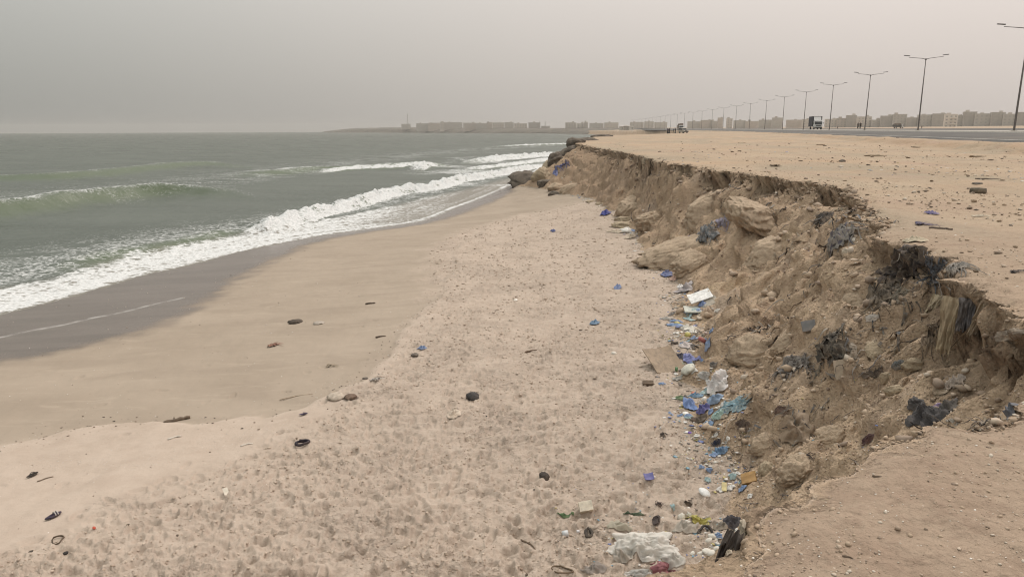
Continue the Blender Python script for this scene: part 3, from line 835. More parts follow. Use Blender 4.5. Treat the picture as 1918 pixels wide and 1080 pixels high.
ORD = ['', 'second', 'third', 'fourth', 'fifth', 'sixth', 'seventh', 'eighth', 'ninth', 'tenth', 'eleventh', 'twelfth', 'thirteenth', 'fourteenth', 'fifteenth', 'sixteenth', 'seventeenth',
       'eighteenth', 'nineteenth', 'twentieth', 'twenty-first', 'twenty-second', 'twenty-third', 'twenty-fourth', 'twenty-fifth', 'twenty-sixth', 'twenty-seventh', 'twenty-eighth', 'twenty-ninth', 'thirtieth']
proto = make_lamp()
lamp_roots = []
for k, (lx_, ly_) in enumerate(zip(lx_s, lp[:, 1])):
    o = proto if k == 0 else copy_tree(proto)
    o.location = (float(lx_), float(ly_), road_surface(lx_, ly_) + 0.14)
    o.rotation_euler.z = road_dir(lx_, ly_) - math.pi / 2
    o.scale = (.94, .94, .905)
    o.rotation_euler.x = random.Random(k).uniform(-.007, .007); o.rotation_euler.y = random.Random(k + 50).uniform(-.007, .007)
    lamp_roots.append(o)
    if k == 0: lab = 'tall twin-arm lamp post at the right edge, nearest and biggest of the road lamps'
    elif k < 12: lab = 'tall twin-arm steel lamp post beside the road, %s from the right' % ORD[k]
    else: lab = 'thin hazy twin-arm lamp post far down the road, %s from the right' % ORD[k]
    tag(o, lab, 'lamp post', 'twin-arm lamp posts along the road')

# ------------------------------------------------------------------ headland across the bay
def mat_rocky(name, a, b, sc_=0.15):
    m = NT(name)
    c = m.mix(m.rng(m.noise(sc_, 6, .65), .35, .65), a, b)
    return m.out(c, .95, m.bump(m.noise(sc_ * 6, 5), .6, .5), .2)
def headland():
    key = [(604, 2050, .3), (622, 1980, 5), (660, 1880, 7.0), (720, 1760, 7.6), (765, 1680, 7.6), (800, 1600, 5.4), (860, 1480, 4.6), (930, 1330, 4.2), (1000, 1200, 3.8), (1060, 1080, 3.4), (1100, 960, 3.0), (1150, 900, 2.5)]
    pts = []
    for px, d, h in key:
        p = at_dist(px, 243, d); pts.append((p[0], p[1], h))
    L = smooth_line(pts, 8)
    rows = []
    prof = [(-3, -7, 0), (0, -4.9, 0), (2, -3.2, 0), (5, -1.6, 0), (9, None, .55), (16, None, .72), (40, None, 1.0), (120, None, .95), (160, None, -2)]
    D = np.gradient(L[:, :2], axis=0); D /= np.linalg.norm(D, axis=1)[:, None]
    N = np.stack([-D[:, 1], D[:, 0]], 1)
    if N[len(N) // 2, 1] < 0: N = -N
    V = []
    rng = np.random.default_rng(3)
    for i, p in enumerate(L):
        for j, (o, z, f) in enumerate(prof):
            xy = p[:2] + N[i] * (o + rng.normal(0, .8 if j < 6 else 2))
            zz = z if z is not None else -4.8 + f * (p[2] + 4.8)
            V.append((xy[0], xy[1], zz + rng.normal(0, .35 if 0 < j < 5 else .18)))
    o = link_mesh('headland', np.array(V), grid_faces(len(L), len(prof)), mat_rocky('headland_rock', (0.085, 0.077, 0.068), (0.17, 0.148, 0.122), .08))
    tag(o, kind='structure')
    return L
HL = headland()

# ------------------------------------------------------------------ hazy town
M_bld = [mat_simple('rendered_wall_' + n, c, .9, .10, .25) for n, c in (('grey', (.45, .415, .375)), ('brown', (.48, .42, .37)), ('dark', (.40, .365, .33)), ('beige', (.54, .485, .43)), ('pale', (.66, .60, .54)))]  # walls lightened: part of the distance haze is put into their colour
M_win = mat_simple('hazed_window', (.36, .33, .305), .3, .1, 1)  # panes lifted towards the wall tone, haze painted into the colour
CN = ['grey', 'brown', 'dark grey', 'beige', 'pale']
BLD = [  # x0, x1, top y, base y, distance, colour, detail
    (752, 769, 232.5, 238, 1690, 0), (780, 802, 231.5, 241.5, 1600, 0), (802, 824, 230.5, 241.5, 1590, 1), (824.5, 832, 228.5, 241.5, 1540, 3), (832, 866, 229.5, 241.5, 1550, 0), (868, 892, 230.5, 241, 1450, 1),
    (892, 912, 231, 241, 1440, 0), (912, 922, 229.5, 241, 1420, 1), (923, 944, 230, 241, 1400, 3), (945, 962, 229.5, 241, 1380, 0), (963, 987, 231.5, 241, 1350, 3), (990, 1012, 230, 241, 1300, 2), (1014, 1030, 236.5, 241, 1250, 0),
    (1059, 1079, 230, 241, 1150, 3), (1080, 1094, 231, 241, 1130, 4), (1094, 1101, 229, 241, 1120, 3), (1104, 1130, 231, 242, 1400, 0), (1132, 1158, 230, 242, 1380, 0), (1180, 1205, 229, 242, 1350, 0), (1207, 1224, 228, 242, 1330, 0), (1226, 1249, 229.5, 242, 1300, 0),
    (1288, 1312, 228, 241, 1150, 0), (1312, 1332, 225.5, 241, 1130, 1), (1332, 1344, 227, 241, 1120, 0), (1344.5, 1353, 221, 241, 1100, 1), (1361, 1371, 222.5, 241, 1080, 3), (1374, 1395, 226, 240, 1050, 0), (1396, 1420, 227.5, 240, 1040, 1), (1421, 1445, 225, 240, 1000, 0), (1446, 1464, 221, 240, 980, 0),
    (1473, 1500, 225, 240, 950, 1), (1502, 1518, 224, 240, 930, 3), (1545, 1566, 223.5, 240, 900, 3), (1567, 1584, 222, 240, 890, 1), (1585, 1602, 216.5, 240, 880, 2), (1606, 1630, 219, 239.5, 860, 3), (1632, 1648, 225, 239.5, 850, 0), (1649, 1671, 217.5, 239.5, 840, 2),
    (1672, 1695, 214.5, 239.5, 830, 0), (1697, 1719, 221, 239.5, 820, 2), (1720, 1745, 215.5, 239, 810, 0), (1746, 1768, 213.5, 239, 800, 2), (1769, 1790, 214.5, 239, 690, 4), (1792, 1803, 217, 239, 790, 0), (1804, 1825, 210, 239, 780, 2), (1826, 1855, 213.5, 239, 770, 0), (1856, 1878, 211, 239, 760, 2), (1879, 1906, 214, 239, 750, 0), (1907, 1945, 210.5, 239, 740, 2), (1946, 1975, 214, 239, 735, 1)]
def building(i, x0, x1, yt, yb, d, c):
    p = at_dist((x0 + x1) / 2, yb, d)
    z1 = at_dist((x0 + x1) / 2, yt, d)[2]
    rng = random.Random(i)
    wd = (x1 - x0) / FPX * d * 0.98
    dep = rng.uniform(9, 14)
    h = z1 - p[2]
    ang = math.atan2(-p[0], p[1]) * .8 + rng.uniform(-.05, .05)
    r = empty('apartment_block' if h > 7 else 'low_house', (p[0], p[1], p[2]), ang)
    ns = max(1, round((h) / 3.2)); fh = (h - .5) / ns
    m = MB()
    m.box((0, dep / 2, h / 2 - 3), (wd, dep, h + 5.4))
    for k in range(1, ns): m.box((0, dep / 2, k * fh), (wd + .24, dep + .24, .18))
    m.build('wall', M_bld[c], r)
    q = MB()
    for sx, sy, lx, ly in ((0, .1, wd + .1, .2), (0, dep - .1, wd + .1, .2), (-wd / 2 + .1, dep / 2, .2, dep - .42), (wd / 2 - .1, dep / 2, .2, dep - .42)):
        q.box((sx, sy, h - .05), (lx, ly, .9))
    q.build('parapet', M_bld[c], r)
    if h > 7:
        sh = rng.uniform(1.6, 2.8)
        MB().box((rng.uniform(-.3, .3) * wd, dep * .6, h - .3 + sh / 2), (min(3.4, wd * .4), 4, sh)).build('stair_head', M_bld[(c + 1) % 4], r)
    nc = max(2, int(wd / (4.2 if d > 900 else 3.4)))
    if d < 900 or c >= 3:
        for k in range(ns):
            for j in range(nc):
                x = -wd / 2 + (j + .5) * wd / nc
                wm = MB().box((x, -.10, k * fh + fh * .52), (wd / nc * .42, .12, fh * .48))
                wm.build('window', M_win, r)
    if c == 4 and d < 900:
        for k in range(1, ns):
            MB().box((wd * .12, -.6, k * fh + .1), (wd * .5, 1.1, .14)).box((wd * .12, -1.1, k * fh + .6), (wd * .5, .1, .9)).build('balcony', M_bld[4], r)
    # label by what stands beside it
    xc = (x0 + x1) / 2
    k = int(np.argmin([abs(a - xc) for a in LAMP_X]))
    tall = 'tall ' if h > 17 else ('low ' if h < 8 else '')
    if xc < 1110: pl = 'on the headland across the bay, %s from the left' % (['first'] + ORD[1:])[i]
    else:
        j = len(BLD) - 1 - i
        pl = 'in the hazy town behind the road, %s building from the right' % (['first'] + ORD[1:])[j] if j < 30 else 'in the hazy town far down the road'
        if j >= 30: pl = 'far in the haze at the road end, %s from the left there' % (['first'] + ORD[1:])[i - 16]
    tag(r, '%s%s %s %s' % (tall, CN[c], 'block' if h > 7 else 'house', pl), 'building', 'buildings of the hazy town')
for i, b in enumerate(BLD): building(i, *b)

def mast(px, yt, yb, d, lab, s=.35):
    p = at_dist(px, yb, d); z1 = at_dist(px, yt, d)[2]; h = z1 - p[2]
    r = empty('lattice_mast', p)
    m = MB()
    for a, b in ((-1, -1), (1, -1), (1, 1), (-1, 1)):
        m.tube([(a * s * 3, b * s * 3, 0), (a * s, b * s, h * .8)], [.22, .15], 5)
    n = 7
    for k in range(n):
        f0, f1 = k / n, (k + 1) / n
        w0, w1 = s * (3 - 2 * f0), s * (3 - 2 * f1)
        for sd in (-1, 1): m.tube([(-w0, sd * w0, h * .8 * f0), (w1, sd * w1, h * .8 * f1)], .10, 4)
    m.build('lattice_frame', M_bld[2], r)
    MB().tube([(0, 0, h * .78), (0, 0, h)], [.14, .08], 5).build('antenna', M_bld[2], r)
    tag(r, lab, 'mast')
mast(764, 209, 238, 1685, 'thin lattice mast standing on the headland, left of the buildings')
mast(1021, 224, 241, 1240, 'short faint lattice mast right of the headland buildings', .3)
mast(1010.5, 225, 241, 1245, 'faint lattice mast beside the dark headland block', .25)

# low sheds on the far shore
def shed(px0, px1, yt, yb, d, col, lab, roof):
    p = at_dist((px0 + px1) / 2, yb, d); wd = (px1 - px0) / FPX * d
    h = at_dist(px0, yt, d)[2] - p[2]
    r = empty('shed', p, math.atan2(-p[0], p[1]))
    MB().box((0, 2, h * .4 - .5), (wd, 4, h * .8 + 1)).build('wall', M_bld[col], r)
    MB().prism([(-.4, h * .8), (4.4, h * .8), (4.4, h * .9), (2, h), (-.4, h * .88)], -wd / 2 - .3, wd / 2 + .3).build('roof', M_bld[roof], r)
    MB().box((wd * .15, -.03, h * .3), (wd * .22, .1, h * .6)).build('doorway', M_win, r)
    tag(r, lab, 'shed', 'sheds on the far shore')
shed(1160, 1168, 236.2, 242, 560, 4, 'pale shed on the far shore, left of the brown shed', 3)
shed(1168.5, 1178, 235, 242, 555, 1, 'brown taller shed on the far shore between two pale sheds', 2)
shed(1178.5, 1187, 236.5, 242, 550, 4, 'pale shed on the far shore, right of the brown shed', 0)

# ------------------------------------------------------------------ vehicles
M_white = mat_simple('white_paint', (.62, .62, .62), .45, .08, 2, dirt=.25)
M_navy = mat_simple('dark_tarpaulin', (.035, .036, .05), .7, .2, 2)
M_glass = mat_simple('vehicle_glass', (.02, .022, .025), .1, .05, 2)
M_tyre = mat_simple('rubber', (.03, .03, .03), .85, .15, 6)
M_rim = mat_simple('steel_rim', (.28, .27, .26), .4, .1, 6, metallic=.6)
M_lampg = mat_simple('headlamp_glass', (.6, .58, .52), .15, .05, 4)
M_dark = mat_simple('dark_plastic', (.045, .043, .042), .6, .15, 5)
def wheel(parent, x, y, rr, wd):
    M = Matrix.Translation((x, y, rr))
    t = MB().tube([(-wd / 2, 0, 0), (-wd * .42, 0, 0), (wd * .42, 0, 0), (wd / 2, 0, 0)], [rr * .9, rr, rr, rr * .9], 16, M).build('wheel', M_tyre, parent, True)
    sx = 1 if x > 0 else -1
    MB().tube([(sx * (wd / 2 - .02), 0, 0), (sx * (wd / 2 + .012), 0, 0)], [rr * .55, rr * .5], 14, M).build('rim', M_rim, t)
def lorry(loc, rz, lab, box_mat, box_h=2.5, box_l=5.2, box_w=2.4, load=None):
    """front towards -y"""
    r = empty('lorry', loc, rz)
    cab = MB().prism([(-.95, .55), (-1.0, 1.25), (-.92, 1.45), (-.62, 2.35), (-.45, 2.48), (.75, 2.5), (.8, .55)], -1.05, 1.05).build('cab', M_white, r)
    MB().prism([(-1.0, 1.42), (-.965, 1.50), (-.70, 2.26), (-.66, 2.26), (-.90, 1.42)], -.92, .92).build('windscreen', M_glass, cab)
    for sx in (-1, 1):
        MB().prism([(-.62, 1.45), (-.38, 2.25), (.25, 2.25), (.25, 1.45)], sx * 1.04, sx * 1.07).build('side_window', M_glass, cab)
        MB().box((sx * .78, -1.0, .86), (.36, .08, .2)).build('headlight', M_lampg, cab)
        MB().box((sx * 1.22, -.85, 1.85), (.16, .08, .42)).tube([(sx * 1.05, -.75, 2.1), (sx * 1.22, -.85, 2.05)], .02, 5).build('mirror', M_dark, cab)
    MB().box((0, -1.03, 1.12), (1.3, .05, .22)).build('grille', M_dark, cab)
    MB().box((0, -1.05, .58), (2.06, .16, .26)).build('bumper', M_dark, r)
    MB().box((0, 2.6, .72), (.9, 6.6, .22)).build('chassis', M_dark, r)
    y0 = 1.0
    b = MB().box((0, y0 + box_l / 2, .95 + box_h / 2), (box_w, box_l, box_h)).build('cargo_box', box_mat, r)
    if load is None:
        MB().prism([(y0 - .65, 2.62), (y0 - .03, .95 + box_h - .1), (y0 - .03, 2.62)], -.95, .95).build('wind_deflector', M_white, r)
        f = MB()
        for sx in (-1, 1): f.box((sx * (box_w / 2 - .04), y0 - .02, .95 + box_h / 2), (.1, .06, box_h))
        f.box((0, y0 - .02, .95 + box_h - .05), (box_w - .2, .06, .1))
        f.build('box_frame', M_dark, r)
    else:
        load(r, y0, box_l, .95 + box_h, box_w)
    for x, y in ((-.95, .0), (.95, .0), (-.95, 4.6), (.95, 4.6)): wheel(r, x, y, .45, .3)
    tag(r, lab, 'lorry')
    return r
def place_road(px, d, off=None):
    p = at_dist(px, 240, d)
    return (p[0], p[1], road_surface(p[0], p[1]) + .01), road_dir(p[0], p[1]) - math.pi / 2
loc, rz = place_road(1531, 205)
lorry(loc, rz, 'white-cabbed lorry with a tall dark cargo box driving along the road', M_navy, 2.75, 5.4, 2.5)
M_load = mat_simple('brown_sacks', (.17, .13, .10), .9, .3, 1.2, .5)
def sacks(r, y0, L, z, w_):
    rng = random.Random(4)
    m = MB()
    for k in range(26):
        m.box((rng.uniform(-w_ / 2 + .3, w_ / 2 - .3), rng.uniform(y0 + .4, y0 + L - .4), z + rng.uniform(-.2, .75)), (rng.uniform(.7, 1.1), rng.uniform(.7, 1.2), rng.uniform(.4, .7)), None, .85)
    m.build('load', M_load, r)
loc, rz = place_road(1275.5, 360)
lorry(loc, rz, 'lorry heaped with brown sacks on the road, behind the off-road car', M_load, 1.5, 5.0, 2.4, sacks)
p = at_dist(1689, 236, 480)
gz = ground_z(p[0], p[1])
lorry((p[0], p[1], gz), math.radians(100), 'dark-bodied lorry with a white cab parked beyond the road', M_dark, 1.3, 5.0, 2.4, sacks)

def offroad_car(loc, rz):
    r = empty('offroad_car', loc, rz)
    body = MB().prism([(-2.05, .45), (-2.1, .85), (-2.0, 1.02), (-1.0, 1.12), (-.45, 1.78), (-.2, 1.86), (2.0, 1.84), (2.15, 1.1), (2.15, .45)], -.86, .86).build('body', mat_simple('sand_paint', (.34, .32, .28), .5, .1, 3, dirt=.4), r)
    MB().prism([(-1.0, 1.14), (-.52, 1.72), (-.48, 1.72), (-.90, 1.14)], -.76, .76, Matrix.Translation((0, -.035, .01))).build('windscreen', M_glass, body)
    for sx in (-1, 1):
        MB().prism([(-.72, 1.16), (-.35, 1.72), (.65, 1.72), (.65, 1.16)], sx * .85, sx * .875).build('side_window', M_glass, body)
        MB().prism([(.78, 1.16), (.78, 1.72), (1.85, 1.70), (1.95, 1.16)], sx * .85, sx * .875).build('side_window', M_glass, body)
        MB().tube([(sx * .62, -2.13, .85), (sx * .62, -2.02, .85)], .12, 10).build('headlight', M_lampg, body)
        MB().box((sx * .98, -.75, 1.2), (.2, .1, .16)).build('mirror', M_dark, body)
    MB().box((0, -2.1, .84), (.9, .06, .2)).build('grille', M_dark, body)
    MB().box((0, -2.16, .52), (1.74, .14, .2)).build('bumper', M_dark, r)
    for x, y in ((-.74, -1.3), (.74, -1.3), (-.74, 1.3), (.74, 1.3)): wheel(r, x, y, .38, .24)
    tag(r, 'sand-coloured off-road car parked on the flat beside the standing people', 'car')
p = at_dist(1280, 245.5, 252); gz = ground_z(p[0], p[1])
offroad_car((p[0], p[1], gz), math.radians(12))

def motorbike(px, d, lab):
    p = at_dist(px, 245, d); gz = ground_z(p[0], p[1])
    r = empty('motorbike', (p[0], p[1], gz), math.radians(70))
    for y in (-.62, .62):
        w_ = MB()
        n = 18
        for k in range(n):
            a, b = 2 * math.pi * k / n, 2 * math.pi * (k + 1) / n
            w_.tube([(0, y + .27 * math.cos(a), .31 + .27 * math.sin(a)), (0, y + .27 * math.cos(b), .31 + .27 * math.sin(b))], .045, 6)
        w_.build('wheel', M_tyre, r, True)
    MB().tube([(0, -.62, .31), (0, -.42, .95)], .035, 6).build('fork', M_dark, r)
    MB().tube([(0, -.42, .9), (0, 0, .45), (0, .62, .31)], [.05, .12, .04], 8).build('frame', M_dark, r)
    MB().tube([(0, -.38, .82), (0, -.2, .88), (0, .02, .78)], [.06, .13, .08], 8).build('fuel_tank', M_load, r, True)
    MB().box((0, .35, .8), (.24, .75, .12)).build('seat', M_dark, r)
    MB().tube([(-.35, -.3, 1.02), (0, -.42, .98), (.35, -.3, 1.02)], .025, 6).build('handlebar', M_dark, r)
    MB().box((0, .5, 1.1), (.5, .55, .5)).build('carrier_box', M_load, r)
    tag(r, lab, 'motorbike')
motorbike(1220, 300, 'dark loaded motorbike standing alone on the flat, left of the people')

# ------------------------------------------------------------------ people (far off)
M_skin = mat_simple('skin', (.10, .06, .042), .6, .1, 5)
def skin_mesh(name, joints, edges, mat, parent, sub=1):
    me = bpy.data.meshes.new(name + '_skeleton')
    me.from_pydata([j[:3] for j in joints], edges, [])
    o = bpy.data.objects.new(name + '_skeleton', me); COL.objects.link(o)
    o.modifiers.new('s', 'SKIN'); m2 = o.modifiers.new('u', 'SUBSURF'); m2.levels = sub
    for k, j in enumerate(joints):
        r = j[3]
        me.skin_vertices[0].data[k].radius = (r, r if len(j) < 5 else j[4])
    me.skin_vertices[0].data[0].use_root = True
    dg = bpy.context.evaluated_depsgraph_get()
    out = bpy.data.meshes.new_from_object(o.evaluated_get(dg))
    out.name = name
    bpy.data.objects.remove(o)
    out.materials.clear(); out.materials.append(mat)
    for p in out.polygons: p.use_smooth = True
    q = bpy.data.objects.new(name, out); COL.objects.link(q); q.parent = parent
    return q
def person(px, d, rz, top, low, robe, lab, lean=0.0, hair=M_dark, on_road=False, arm=0.0):
    p = at_dist(px, 246, d); gz = road_surface(p[0], p[1]) if on_road else ground_z(p[0], p[1])
    r = empty('person', (p[0], p[1], gz), rz)
    f = -lean
    J = [(0, 0, .95, .13, .10), (0, f * .3, 1.2, .14, .10), (0, f * .6, 1.42, .13, .09), (0, f * .75, 1.52, .05), (0, f * .9, 1.60, .075), (0, f, 1.70, .085), (0, f, 1.77, .05)]
    E = [(0, 1), (1, 2), (2, 3), (3, 4), (4, 5), (5, 6)]
    for sx in (-1, 1):
        n = len(J)
        J += [(sx * .20, f * .6, 1.43, .05), (sx * .26, f * .5 - arm * .1, 1.15, .042), (sx * (.25 - arm * .1), f * .4 - .06 - arm * .2, .92 + arm * .2, .034), (sx * (.24 - arm * .12), f * .4 - .08 - arm * .25, .82 + arm * .25, .036)]
        E += [(2, n), (n, n + 1), (n + 1, n + 2), (n + 2, n + 3)]
        n = len(J)
        J += [(sx * .10, 0, .86, .085), (sx * .11, .01, .48, .06), (sx * .12, .03, .10, .042), (sx * .13, -.10, .045, .04)]
        E += [(0, n), (n, n + 1), (n + 1, n + 2), (n + 2, n + 3)]
    body = skin_mesh('body', J, E, M_skin, r)
    JT = [(0, f * .1, .92, .165, .125), (0, f * .3, 1.2, .165, .125), (0, f * .6, 1.42, .15, .11), (0, f * .7, 1.47, .08)]
    ET = [(0, 1), (1, 2), (2, 3)]
    for sx in (-1, 1):
        n = len(JT)
        JT += [(sx * .20, f * .6, 1.43, .07), (sx * .265, f * .5 - arm * .1, 1.14, .062)]
        ET += [(2, n), (n, n + 1)]
    skin_mesh('robe_top' if robe else 'shirt', JT, ET, top, body)
    if robe:
        V, F = [], []
        n = 16
        for i, (z, a, b) in enumerate(((.98, .17, .13), (.7, .22, .17), (.35, .26, .2), (.06, .30, .24))):
            for k in range(n):
                t = 2 * math.pi * k / n; w_ = 1 + .07 * math.cos(5 * t) * i / 3
                V.append((a * w_ * math.cos(t), b * w_ * math.sin(t), z))
        for i in range(3):
            for k in range(n): F.append((i * n + k, i * n + (k + 1) % n, (i + 1) * n + (k + 1) % n, (i + 1) * n + k))
        link_mesh('skirt', V, F, low, body)
        JH = [(0, f * .85 + .02, 1.45, .13, .11), (0, f * .95 + .02, 1.62, .10), (0, f + .02, 1.74, .10), (0, f + .02, 1.80, .05)]
        skin_mesh('headscarf', JH, [(0, 1), (1, 2), (2, 3)], low, body)
    else:
        JL = [(0, 0, .95, .15, .12)]; EL = []
        for sx in (-1, 1):
            n = len(JL)
            JL += [(sx * .10, 0, .84, .105), (sx * .11, .01, .48, .085), (sx * .12, .03, .13, .075)]
            EL += [(0, n), (n, n + 1), (n + 1, n + 2)]
        skin_mesh('trousers', JL, EL, low, body)
        skin_mesh('hair', [(0, f + .02, 1.73, .088), (0, f + .02, 1.78, .075)], [(0, 1)], hair, body)
    tag(r, lab, 'person', 'people standing far off')
M_bl = mat_simple('cloth_black', (.02, .018, .02), .9, .2, 4); M_pu = mat_simple('cloth_purple', (.06, .035, .075), .9, .2, 4)
M_bs = mat_simple('cloth_blue', (.05, .07, .14), .9, .2, 4); M_wt = mat_simple('cloth_white', (.6, .59, .56), .9, .08, 4); M_gy = mat_simple('cloth_grey', (.10, .095, .09), .9, .15, 4)
person(1250.6, 232, .4, M_pu, M_bl, True, 'person in a long dark purple robe, leftmost of the group by the car')
person(1253.6, 235, -.5, M_bl, M_bl, True, 'person in a long black robe, second from the left in the group')
person(1261, 236, 1.2, M_bs, M_bl, False, 'person in a blue shirt bending forward, in the group by the car', lean=.28, arm=.5)
person(1264.8, 232, 2.0, M_bl, M_gy, True, 'person in a black and grey robe, nearest to the parked car')
person(1568, 262, 1.0, M_bl, M_gy, False, 'person in dark clothes alone right of the lorry, beyond the road', on_road=False)
person(1606, 200, .3, M_gy, M_bl, False, 'person in grey top at the foot of the third lamp post, on its left')
person(1610.6, 199, -.6, M_bl, M_bl, False, 'person in black at the foot of the third lamp post, on its right')
person(1725.6, 300, .5, M_gy, M_gy, False, 'faint person in grey far beyond the road, right of the dark-bodied lorry')

#STAGE3
# ------------------------------------------------------------------ small things on the ground
import bmesh
def unit_ico(sub):
    bm = bmesh.new(); bmesh.ops.create_icosphere(bm, subdivisions=sub, radius=1.0)
    V = np.array([v.co[:] for v in bm.verts]); F = np.array([[v.index for v in f.verts] for f in bm.faces])
    bm.free(); return V, F
ICO = {k: unit_ico(k) for k in (1, 2, 3, 4, 5)}
def noise3(P, f, seed, octv=3, rid=False):
    g = ridged if rid else fbm
    return (g(P[:, 0] * f + P[:, 2] * f * .37, P[:, 1] * f - P[:, 2] * f * .41, seed, octv) + g(P[:, 1] * f + 7 + P[:, 0] * .3 * f, P[:, 2] * f, seed + 5, octv)) * .5
def rot_rows(n, rng):
    q = rng.normal(size=(n, 4)); q /= np.linalg.norm(q, axis=1)[:, None]
    a, b, c, d = q.T
    return np.stack([np.stack([1 - 2 * (c * c + d * d), 2 * (b * c - a * d), 2 * (b * d + a * c)], -1),
                     np.stack([2 * (b * c + a * d), 1 - 2 * (b * b + d * d), 2 * (c * d - a * b)], -1),
                     np.stack([2 * (b * d - a * c), 2 * (c * d + a * b), 1 - 2 * (b * b + c * c)], -1)], 1)
def mat_bits(name, cols, rough=.85):
    """each bit takes one of a few colours from its own 'tone' value"""
    m = NT(name)
    r = m.n('ShaderNodeValToRGB'); r.color_ramp.interpolation = 'CONSTANT'
    el = r.color_ramp.elements
    while len(el) < len(cols): el.new(0.5)
    for i, c in enumerate(cols):
        el[i].position = i / len(cols); el[i].color = (*c, 1)
    m.put(r.inputs[0], m.attr('tone'))
    c = m.mix(m.rng(m.noise(25, 3), .4, .7, 0, .5), r.outputs[0], (.33, .25, .185))
    return m.out(c, rough, None, .3)
def scatter(name, pts, sizes, mat, flat=.5, seed=0, sub=1, sink=.25):
    """many bits too small to count, lying on the ground: one object"""
    rng = np.random.default_rng(seed)
    V0, F0 = ICO[sub]
    n = len(pts)
    R = rot_rows(n, rng)
    jit = 1 + rng.uniform(-.38, .38, (n, len(V0), 1))
    sc3 = np.stack([rng.uniform(.7, 1.3, n), rng.uniform(.5, 1.0, n), rng.uniform(.6, 1.1, n)], -1)
    P = V0[None] * jit * sc3[:, None]
    P = np.einsum('nij,nkj->nki', R, P)
    P[:, :, 2] *= flat
    P = P * sizes[:, None, None] * .5 + pts[:, None] + np.array([0, 0, 1.0]) * (sizes * flat * (.5 - sink))[:, None, None]
    F = (F0[None] + (np.arange(n) * len(V0))[:, None, None]).reshape(-1, 3)
    tone = np.repeat(rng.random(n), len(V0))
    o = link_mesh(name, P.reshape(-1, 3), F, mat, smooth=False, attrs=dict(tone=tone))
    tag(o, kind='stuff'); return o
def sample(n, r0, r1, a0, a1, ok, seed, pw=1.0):
    rng = np.random.default_rng(seed); out = []; nn = []
    tries = 0
    while len(out) < n and tries < n * 14:
        tries += 1
        r = r0 * (r1 / r0) ** (rng.random() ** pw); a = rng.uniform(a0, a1)
        x, y = r * math.sin(a), r * math.cos(a)
        b = drop_o(x, y)
        if b and ok(b, x, y, rng): out.append((b[1].x, b[1].y, b[1].z))
    return np.array(out)
def drop_o(x, y):
    best = None
    for o in ground_objs:
        k, p, n, i = o.ray_cast(Vector((x, y, 20)), Vector((0, 0, -1)))
        if k and (best is None or p.z > best[1].z): best = (o.name, p, n)
    return best
EARTH = [(.37, .285, .21), (.43, .335, .25), (.30, .233, .178), (.47, .38, .30), (.24, .187, .147), (.40, .31, .23)]
M_rub = mat_bits('earth_bits', EARTH + [(.50, .44, .37)])
M_shell = mat_bits('shell_bits', [(.66, .62, .56), (.72, .69, .64), (.55, .49, .42), (.62, .55, .48), (.45, .38, .31)], .6)
M_char = mat_bits('dark_bits', [(.05, .042, .036), (.10, .075, .055), (.15, .11, .075), (.07, .06, .05)])
M_scrap = mat_bits('litter_bits', [(.62, .62, .60), (.55, .54, .50), (.10, .16, .38), (.66, .64, .60), (.30, .30, .27), (.50, .44, .36), (.16, .32, .42), (.42, .36, .14), (.08, .075, .07), (.60, .58, .55), (.12, .10, .09), (.38, .34, .29)], .6)
pts = sample(9500, 4, 75, -.1, .72, lambda b, x, y, r: b[0] == 'cliff_slope', 1, 1.15)
rs_ = np.hypot(pts[:, 0], pts[:, 1])
sz_ = np.minimum(.0085 * rs_ ** .6 * RNG.pareto(2.6, len(pts)).clip(0, 4.5) + .006 * rs_ ** .5, .26)
scatter('rubble', pts, sz_, M_rub, .7, 2)
pts = sample(3200, 2.2, 75, -.2, .75, lambda b, x, y, r: b[0] == 'plateau' and perlin(np.array([x * .35]), np.array([y * .12]), 205)[0] * 1.3 + r.random() > .62, 3, 1.15)
rs_ = np.hypot(pts[:, 0], pts[:, 1])
scatter('pebbles', pts, (.0075 * RNG.pareto(2.4, len(pts)).clip(0, 4) + .006) * np.clip(rs_ / 4, 1, 4), M_rub, .6, 4)
pts = sample(1500, 2.4, 45, -.1, .75, lambda b, x, y, r: b[0] in ('plateau', 'cliff_slope'), 5, 1.1)
rs_ = np.hypot(pts[:, 0], pts[:, 1])
scatter('shell_fragments', pts, (.005 + .012 * RNG.random(len(pts))) * np.clip(rs_ / 5, .8, 2.2), M_shell, .45, 6)
pts = sample(1500, 7, 70, -.75, .45, lambda b, x, y, r: b[0] == 'beach', 7)
rs_ = np.hypot(pts[:, 0], pts[:, 1])
scatter('shell_fragments', pts, (.008 + .020 * RNG.random(len(pts)) ** 2) * np.clip(rs_ / 12, .8, 2), M_shell, .45, 8)
M_clodsand = mat_bits('sand_bits', [(.44, .36, .295), (.48, .395, .325), (.40, .325, .26), (.51, .425, .35), (.36, .285, .225)])
ts = lambda x, y: float(line_dist(np.array([x], np.float32), np.array([y], np.float32), TRAMP)[0][0])
pts = sample(15000, 6.5, 60, -.72, .42, lambda b, x, y, r: b[0] == 'beach' and ts(x, y) < -.1 and perlin(np.array([x * .7]), np.array([y * .7]), 207)[0] * .8 + r.random() > .35, 50, 1.1)
rs_ = np.hypot(pts[:, 0], pts[:, 1])
scatter('sand_clods', pts, (.018 + .05 * RNG.random(len(pts)) ** 2.2) * np.clip(rs_ / 13, .75, 2.2), M_clodsand, .55, 51, 1, .42)
pts = sample(1700, 2.1, 9, -.3, .75, lambda b, x, y, r: b[0] == 'plateau' and perlin(np.array([x * 1.1]), np.array([y * 1.1]), 209)[0] * 1.4 + r.random() > .6, 52)
scatter('pebbles', pts, .005 + .020 * RNG.random(len(pts)) ** 4, M_rub, .7, 53, 1, .4)
